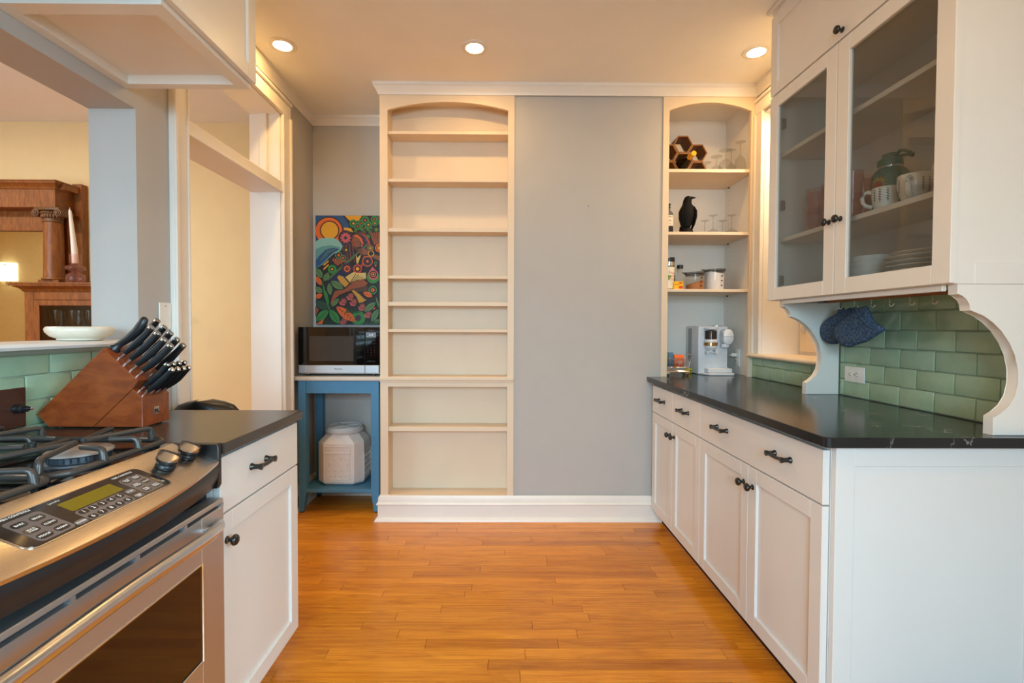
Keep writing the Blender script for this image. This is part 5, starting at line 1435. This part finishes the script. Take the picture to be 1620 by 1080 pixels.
GB = thing('water_bottle', 'big sage green water bottle with sunflower print and carry loop', 'bottle', (1.497, 1.830, L1))
gx, gy = 1.497, 1.830
B().lathe((gx, gy, L1), [(.0001, .0005), (.054, .001), (.058, .006), (.058, .160), (.055, .175), (.044, .190), (.038, .194)], 40).out('body', 'sage_green', GB, smooth=60)
B().lathe((gx, gy, L1), [(.0385, .193), (.0395, .195), (.0395, .198), (.0385, .199)], 32).out('neck_ring', 'chrome', GB)
b = B().lathe((gx, gy, L1), [(.0395, .198), (.0405, .200), (.0405, .224), (.037, .228), (.026, .229), (.026, .246), (.024, .248), (.0001, .248)], 32)
GC = b.out('cap', 'sage_green', GB)
b = B()
b.tube([(gx - .012 + .0, gy - .038, L1 + .232), (gx - .014, gy - .062, L1 + .240), (gx - .018, gy - .085, L1 + .232), (gx - .022, gy - .112, L1 + .216), (gx - .022, gy - .125, L1 + .204), (gx - .016, gy - .118, L1 + .202), (gx - .006, gy - .090, L1 + .216), (gx - .006, gy - .060, L1 + .222), (gx - .008, gy - .040, L1 + .222)], .0055, 8, flat=1.2)
b.out('carry_loop', 'sage_green', GC, smooth=60)
def cylpt(c, r, a, h): return (c[0] + r * math.cos(a), c[1] + r * math.sin(a), c[2] + h)
def cylshape(b, c, r, a0, h0, pts):
    b.poly([cylpt(c, r, a0 + u / r, h0 + v) for u, v in pts])
a0 = math.radians(192)
b1, b2 = B(), B()
for i in range(16):
    t = 2 * PI * i / 16; d = (math.cos(t), math.sin(t)); n_ = (-d[1], d[0])
    cylshape(b1, (gx, gy, L1), .0584, a0, .124, [(d[0] * .015, d[1] * .015), (d[0] * .024 + n_[0] * .0045, d[1] * .024 + n_[1] * .0045), (d[0] * .036, d[1] * .036), (d[0] * .024 - n_[0] * .0045, d[1] * .024 - n_[1] * .0045)])
b1.out('sunflower_petals', 'sun_yellow', GB, smooth=0)
for (r0, r1) in ((0, 1),):
    for i in range(18):
        t, t2 = 2 * PI * i / 18, 2 * PI * (i + 1) / 18
        cylshape(b2, (gx, gy, L1), .0588, a0, .124, [(0, 0), (.0165 * math.cos(t), .0165 * math.sin(t)), (.0165 * math.cos(t2), .0165 * math.sin(t2))])
b2.out('sunflower_centre', 'sun_red', GB, smooth=0)
def mug(x, y, z, ha, lab, h=.088, r=.041):
    t = thing('mug', lab, 'mug', (x, y, z), 'white herb-print mugs')
    B().lathe((x, y, z), [(.0001, .0006), (.026, .001), (.030, .004), (.036, .02), (r, .055), (r + .001, h - .002), (r, h), (r - .003, h - .002), (r - .005, .05), (.028, .008), (.0001, .006)], 36).out('cup', 'ceramic', t, smooth=60)
    c, s = math.cos(ha), math.sin(ha)
    pth = [(x + c * d, y + s * d, z + q) for d, q in ((r - .004, .072), (r + .010, .078), (r + .021, .073), (r + .027, .058), (r + .024, .040), (r + .014, .027), (r - .004, .020))]
    B().tube(pth, [.0075, .007, .0065, .0065, .0065, .007, .0075], 10, flat=1.4).out('handle', 'ceramic', t, smooth=60)
    st_, fl = B(), B()
    for j, a in enumerate([ha + q for q in (-1.75, -1.2, -.75, .75, 1.2, 1.75)]):
        hgt = .045
        rr = r + .0006
        cylshape(st_, (x, y, z), rr, a, .030, [(-.0007, 0), (.0007, 0), (.0009, hgt), (-.0009, hgt)])
        for q in range(5):
            cylshape(st_ if j % 2 else fl, (x, y, z), rr + .0002, a, .034 + q * .009, [(0, 0), (.0055, .005), (0, .005)])
            cylshape(st_ if j % 2 else fl, (x, y, z), rr + .0002, a, .037 + q * .009, [(0, 0), (0, .005), (-.0055, .005)])
    st_.out('herb_print', 'herb_green', t, smooth=0); fl.out('lavender_print', 'lavender', t, smooth=0)
mug(1.388, 1.715, L1, math.radians(140), 'white herb-print mug with handle toward the green bottle', .084)
mug(1.392, 1.600, L1, math.radians(215), 'white herb-print mug in the middle, handle facing the door glass', .094, .046)
mug(1.400, 1.478, L1, math.radians(60), 'white herb-print mug at near end of the shelf, by the door frame', .094, .046)
def plate(x, y, z, r, lab):
    b = B().lathe((x, y, z), [(.0001, .0008), (r * .55, .0008), (r * .60, .004), (r * .97, .0155), (r, .0175), (r * .985, .0195), (r * .60, .0085), (.0001, .0075)], 48)
    return tag(b.out('plate', 'ceramic', None, loc=(x, y, z), smooth=50), lab, 'plate', 'stacked white plates')
for i, (lab, r) in enumerate((('bottom', .128), ('second from the bottom', .128), ('third from the bottom', .128), ('middle', .128), ('third from the top', .128), ('second from the top', .128), ('top', .112))):
    plate(1.452, 1.595, L0 + i * .0155, r, 'white dinner plate, %s of the stack in the glass cabinet' % lab)
def bowl(x, y, z, lab):
    t = B().lathe((x, y, z), [(.0001, .0006), (.034, .0008), (.036, .004), (.062, .020), (.074, .040), (.078, .060), (.076, .061), (.071, .040), (.058, .022), (.030, .008), (.0001, .007)], 40)
    return tag(t.out('bowl', 'ceramic', None, loc=(x, y, z), smooth=60), lab, 'bowl', 'stacked white bowls')
for i, n_ in enumerate(('bottom', 'second from the bottom', 'second from the top', 'top')): bowl(1.420, 1.815, L0 + .0215 * i, 'white bowl behind the plates, %s of its stack' % n_)
t = B().lathe((1.50, 2.04, L0), [(.030, .0006), (.034, .004), (.036, .10), (.035, .10), (.033, .006), (.0001, .005)], 30, cap1=False).out('drinking_glass', 'clear_glass', None, loc=(1.50, 2.04, L0), smooth=60)
tag(t, 'plain clear drinking glass at bottom of cabinet behind the far glass door', 'glass')

# ------------------------------------------------------------------ under the cabinet: hook rail, mitts, puck light
HK = thing('hook_rail', 'wooden rail with white cup hooks under the wall cabinet', 'hook rail', (1.485, 1.82, 1.354))
B().box(1.472, 1.498, 1.41, 2.195, 1.340, 1.3545, .001).out('rail', 'rail_wood', HK, smooth=0)
HY = [2.075, 1.985, 1.895, 1.805, 1.715, 1.625]
for yy in HY:
    pts = [(1.485, yy, 1.341), (1.485, yy, 1.330)] + [(1.485 - .001, yy + .011 * math.cos(a) - .011, 1.3205 + .011 * math.sin(a)) for a in [math.radians(q) for q in (60, 20, -20, -60, -100, -140, -175)]]
    B().tube(pts, .0018, 8).out('hook', 'outlet_white', HK, smooth=60)
def mitt(X, pts, hook, lab):
    q = []
    for u, v in pts:
        px_, py_ = 1280 + u / 10.8, 460 + v / 10.8
        Y = X * 750 / (px_ - 792)
        q.append((Y, 1.226 - (py_ - 519.2) * Y / 750))
    q2 = []
    n = len(q)
    for i in range(n):
        p0, p1, p2, p3 = q[i - 1], q[i], q[(i + 1) % n], q[(i + 2) % n]
        for s in (0, .5):
            q2.append(tuple(.5 * (2 * p1[k] + (p2[k] - p0[k]) * s + (2 * p0[k] - 5 * p1[k] + 4 * p2[k] - p3[k]) * s * s + (3 * p1[k] - p0[k] - 3 * p2[k] + p3[k]) * s ** 3) for k in (0, 1)))
    cy = sum(p[0] for p in q2) / len(q2); cz = sum(p[1] for p in q2) / len(q2)
    t = thing('oven_mitt', lab, 'oven mitt', (X, cy, cz), 'denim oven mitts')
    rs = []
    for dx, k in ((-.015, .45), (-.0135, .75), (-.010, .92), (-.004, 1.0), (.004, 1.0), (.010, .92), (.0135, .75), (.015, .45)):
        rs.append([(X + dx, cy + (a - cy) * k, cz + (c - cz) * k) for a, c in q2])
    B().rings(rs).out('mitt', 'denim_dark', t, smooth=80)
    return t, q2
m1, o1 = mitt(1.500, [(560, 300), (650, 330), (720, 290), (775, 340), (740, 460), (640, 600), (590, 760), (540, 890), (430, 915), (330, 885), (250, 805), (222, 690), (248, 590), (330, 490), (440, 425), (535, 365)], 0, 'blue denim oven mitt on the first hook, partly behind the other mitt')
m2, o2 = mitt(1.460, [(830, 300), (905, 290), (985, 262), (1040, 330), (1090, 440), (1170, 555), (1305, 635), (1290, 690), (1190, 755), (1100, 810), (990, 880), (880, 905), (790, 945), (710, 968), (600, 935), (510, 850), (445, 745), (470, 620), (560, 530), (650, 450), (740, 370)], 1, 'blue denim oven mitt on the second hook, in front with its cuff open')
B().tube([(1.500, 2.058, 1.290), (1.492, 2.062, 1.314), (1.488, 2.064, 1.316), (1.496, 2.066, 1.290)], .0045, 8, flat=1.6).out('hanging_loop', 'denim_dark', m1, smooth=60)
B().tube([(1.462, 1.965, 1.275), (1.478, 1.972, 1.312), (1.484, 1.974, 1.314), (1.470, 1.976, 1.275)], .0045, 8, flat=1.6).out('hanging_loop', 'denim_dark', m2, smooth=60)
B().tube([(1.4465, 1.925, 1.308), (1.4455, 1.895, 1.270), (1.4455, 1.860, 1.238), (1.4485, 1.835, 1.225)], .0055, 8).out('cuff_hem', 'denim_dark', m2, smooth=60)
t = thing('puck_light', 'round black ribbed puck light under the wall cabinet', 'light', (1.40, 2.12, 1.354))
b = B().lathe((1.40, 2.12, 1.3545), [(.048, 0), (.050, -.003), (.050, -.012), (.046, -.015), (.0001, -.015)], 36)
for i in range(36):
    a = 2 * PI * i / 36
    b.box(1.40 + .0505 * math.cos(a) - .001, 1.40 + .0505 * math.cos(a) + .001, 2.12 + .0505 * math.sin(a) - .001, 2.12 + .0505 * math.sin(a) + .001, 1.341, 1.352)
b.out('housing', 'black_plastic', t)

# ------------------------------------------------------------------ pass-through ledge and dining room
t = B().lathe((-1.446, 1.640, 1.1752), [(.0001, .0004), (.060, .0005), (.062, .003), (.060, .006), (.078, .014), (.090, .028), (.0925, .038), (.0885, .046), (.0845, .047), (.082, .040), (.074, .022), (.050, .012), (.0001, .010)], 44).out('alabaster_bowl', 'alabaster', None, loc=(-1.446, 1.640, 1.1752), smooth=60)
tag(t, 'shallow white alabaster bowl on the white pass-through ledge', 'bowl')

MT = thing('mantel_cabinet', 'carved brown wooden mantel with column, mirror and glass-fronted cabinet', 'mantel', (-3.4, 3.5, 0))
XE = -5.4
B().box(XE, -3.160, 3.40, 3.598, 2.062, 2.195, .002).out('header', 'brown_wood', MT)
CP_ = [(0, 2.190), (.006, 2.190), (.010, 2.200), (.012, 2.206), (.028, 2.222), (.034, 2.226), (.036, 2.238), (.040, 2.240), (.040, 2.246), (0, 2.246)]
B().sweep([(XE, 3.40), (-3.160, 3.40), (-3.160, 3.598)], CP_).out('cornice', 'brown_wood', MT)
B().box(XE, -3.115, 3.42, 3.598, 2.195, 2.24).out('header_top', 'brown_wood', MT, smooth=0)
B().box(-3.172, -3.100, 3.545, 3.598, 1.524, 2.270, .003).out('pilaster', 'brown_wood_v', MT)
B().box(XE, -3.343, 3.50, 3.598, 1.916, 2.062, .002).out('mirror_rail', 'brown_wood', MT)
B().box(-3.345, -3.165, 3.50, 3.598, 1.524, 2.062, .002).out('column_backing', 'brown_wood_v', MT)
B().box(XE, -3.340, 3.525, 3.535, 0.60, 1.92).out('mirror', 'mirror_silver', MT, smooth=0)
cx, cy = -3.212, 3.440
o = B().lathe((cx, cy, 0), [(.062, 1.568), (.060, 1.60), (.0575, 1.75), (.054, 1.94), (.053, 1.962)], 32).out('column', 'brown_wood_v', MT, smooth=50)
B().lathe((cx, cy, 0), [(.068, 1.550), (.071, 1.556), (.068, 1.563), (.063, 1.566), (.063, 1.570)], 32).box(cx - .075, cx + .075, cy - .05, cy + .058, 1.5235, 1.551, .003).out('column_base', 'brown_wood', o)
b = B().lathe((cx, cy, 0), [(.055, 1.958), (.059, 1.962), (.056, 1.968), (.055, 1.99), (.066, 2.02), (.070, 2.030)], 32)
for s in (-1, 1):
    b.lathe((cx + s * .078, 0, 2.022), [(.0001, cy - .066), (.010, cy - .066), (.012, cy - .058), (.026, cy - .056), (.028, cy - .050), (.024, cy), (.028, cy + .045), (.0001, cy + .045)], 20, axis='y')
    b.lathe((cx + s * .078, 0, 2.022), [(.019, cy - .058), (.019, cy - .064), (.014, cy - .064), (.014, cy - .058)], 18, axis='y')
for i in range(13):
    a = PI + PI * i / 12
    b.ell((cx + .060 * math.cos(a), cy + .060 * math.sin(a), 2.000), (.009, .009, .016), 8, 6)
    b.ell((cx + .064 * math.cos(a + .12), cy + .064 * math.sin(a + .12), 2.022), (.008, .008, .008), 8, 6)
b.box(cx - .088, cx + .088, cy - .055, cy + .055, 2.040, 2.0615, .004)
b.out('capital', 'bronze_carving', o, smooth=50)
# lower cabinet with its projecting shelf
CS = [(0, 1.462), (.006, 1.462), (.010, 1.474), (.022, 1.486), (.040, 1.494), (.046, 1.500), (.048, 1.512), (.052, 1.514), (.052, 1.5235), (0, 1.5235)]
B().sweep([(-3.343, 3.598), (-3.343, 3.352), (-2.56, 3.352)][::-1], [(-o_, z) for o_, z in CS][::-1]).out('shelf_moulding', 'brown_wood', MT)
B().box(-3.343, -2.56, 3.352, 3.598, 1.495, 1.5235).out('shelf_top', 'brown_wood', MT, smooth=0)
b = B().box(-3.343, -3.325, 3.356, 3.598, 0.0, 1.495).box(-2.58, -2.56, 3.356, 3.598, 0, 1.495).box(-3.325, -2.58, 3.58, 3.598, 0, 1.495).box(-3.325, -2.58, 3.36, 3.58, 0.10, 0.13)
b.out('cabinet_body', 'brown_wood_v', MT, smooth=0)
B().box(-3.343, -3.275, 3.350, 3.366, 0.0, 1.462, .002).box(-2.62, -2.56, 3.350, 3.366, 0, 1.462, .002).box(-3.275, -2.62, 3.350, 3.366, 1.405, 1.462, .002).out('face_frame', 'brown_wood_v', MT)
o = ring_frame(B(), 'y', 3.345, 3.364, -3.272, -2.623, 0.12, 1.403, .038).out('glass_door', 'brown_wood_v', MT)
B().box(-3.236, -2.66, 3.354, 3.357, 0.155, 1.368).out('pane', 'clear_glass', o, smooth=0)
B().box(-3.325, -2.58, 3.574, 3.580, 0.13, 1.495).out('back_lining', 'dark_interior', MT, smooth=0)
B().box(-3.323, -2.582, 3.385, 3.573, 1.198, 1.212).out('inner_shelf', 'brown_wood', MT, smooth=0)
for x, lab in ((-3.205, 'fluted clear glass in the brown cabinet, beside its door stile'), (-3.085, 'fluted clear glass in the brown cabinet, above the alabaster bowl'), (-2.965, 'fluted clear glass in the brown cabinet, half hidden by the white jamb')):
    b = flute(B(), x, 3.46, 1.2122, [(.034, .0006, 0), (.040, .006, 1.5), (.044, .06, 1.5), (.046, .095, 1.2), (.048, .125, 0), (.046, .125, 0), (.041, .06, 0), (.034, .012, 0)], 40, 10)
    tag(b.out('fluted_glass', 'ware_glass', None, loc=(x, 3.46, 1.2122), smooth=50), lab, 'glass', 'fluted glasses in the cabinet')
cx, cy, z = -3.052, 3.430, 1.5237
t = thing('candlestick', 'pink glass candlestick with stacked bulbs on the mantel shelf', 'candlestick', (cx, cy, z))
B().lathe((cx, cy, z), [(.050, .0005), (.054, .004), (.055, .05), (.050, .066), (.030, .078), (.024, .086), (.030, .092), (.054, .100), (.059, .112), (.054, .124), (.030, .132), (.025, .140), (.030, .148), (.033, .156), (.033, .212)], 36, cap0=True, cap1=False).out('glass_stem', 'pink_glass', t, smooth=60)
t = thing('taper_candle', 'tall white taper candle standing in the pink glass candlestick', 'candle', (cx, cy, z + .146))
B().tube([(cx, cy, z + .146), (cx - .006, cy, z + .25), (cx - .022, cy, z + .42), (cx - .032, cy, z + .520), (cx - .034, cy, z + .533)], [.0195, .018, .013, .009, .003], 16).out('wax', 'wax', t, smooth=60)
B().cyl((cx - .034, cy, z + .531), (cx - .034, cy, z + .545), .0015, n=6).out('wick', 'outlet_white', t)
t = thing('wall_sconce', 'glowing white wall sconce reflected in the mantel mirror', 'wall lamp', (-6.63, 0.60, 1.93))
b = B()
pts = [(-6.63 + .12 * math.cos(a), 0.601 + .10 * math.sin(a)) for a in [PI * i / 16 for i in range(17)]]
b.prism(pts, 'z', 1.82, 2.06, .003)
b.out('shade', 'sconce_glow', t, smooth=50)
B().box(-6.60, -6.56, 0.70, 0.708, 2.02, 2.03).box(-6.66, -6.60, .6005, .62, 1.78, 1.82).out('bracket', 'steel_shiny', t)

# black counter stool between the short counter and the doorway
t = thing('counter_stool', 'black stool with low curved back, just behind the short dark counter', 'stool', (-1.185, 1.95, 0))
cx, cy = -1.185, 1.950
rows = []
for z, hw in ((.70, .100), (.76, .125), (.84, .132), (.885, .130), (.908, .108), (.922, .070), (.931, .022)):
    fr = [(cx + hw * math.sin(math.radians(q)) / math.sin(math.radians(65)), cy - .105 + (1 - math.cos(math.radians(q))) * .10, z) for q in range(-65, 66, 10)]
    bk = [(x, yy + .016, zz) for x, yy, zz in fr]
    rows.append(fr + bk[::-1])
B().rings(rows).out('backrest', 'chair_black', t, smooth=60)
B().lathe((cx, cy, 0), [(.0001, .625), (.118, .627), (.128, .635), (.130, .650), (.124, .660), (.0001, .664)], 36).out('seat', 'chair_black', t, smooth=50)
for s_ in (-1, 1): B().cyl((cx + s_ * .06, cy - .085, .64), (cx + s_ * .075, cy - .088, .73), .009, .008, 10).out('back_post', 'chair_black', t)
for sx in (-1, 1):
    for sy in (-1, 1):
        B().cyl((cx + sx * .125, cy + sy * .120, 0.0005), (cx + sx * .085, cy + sy * .085, .628), .010, .013, 12).out('leg', 'chair_black', t)
b = B()
q = .108
b.tube([(cx - q, cy - q, .26), (cx + q, cy - q, .26), (cx + q, cy + q, .26), (cx - q, cy + q, .26)], .006, 8, closed=True)
b.out('foot_ring', 'chair_black', t)
t = thing('wall_nail', 'tiny nail in the bare gray wall between the built-in shelves', 'nail', (0.548, YB, 1.986))
B().lathe((0.548, YB, 1.986), [(.0012, 0), (.0012, -.006), (.0030, -.0062), (.0026, -.0075), (.0001, -.0078)], 10, axis='y').out('nail', 'black_metal', t)
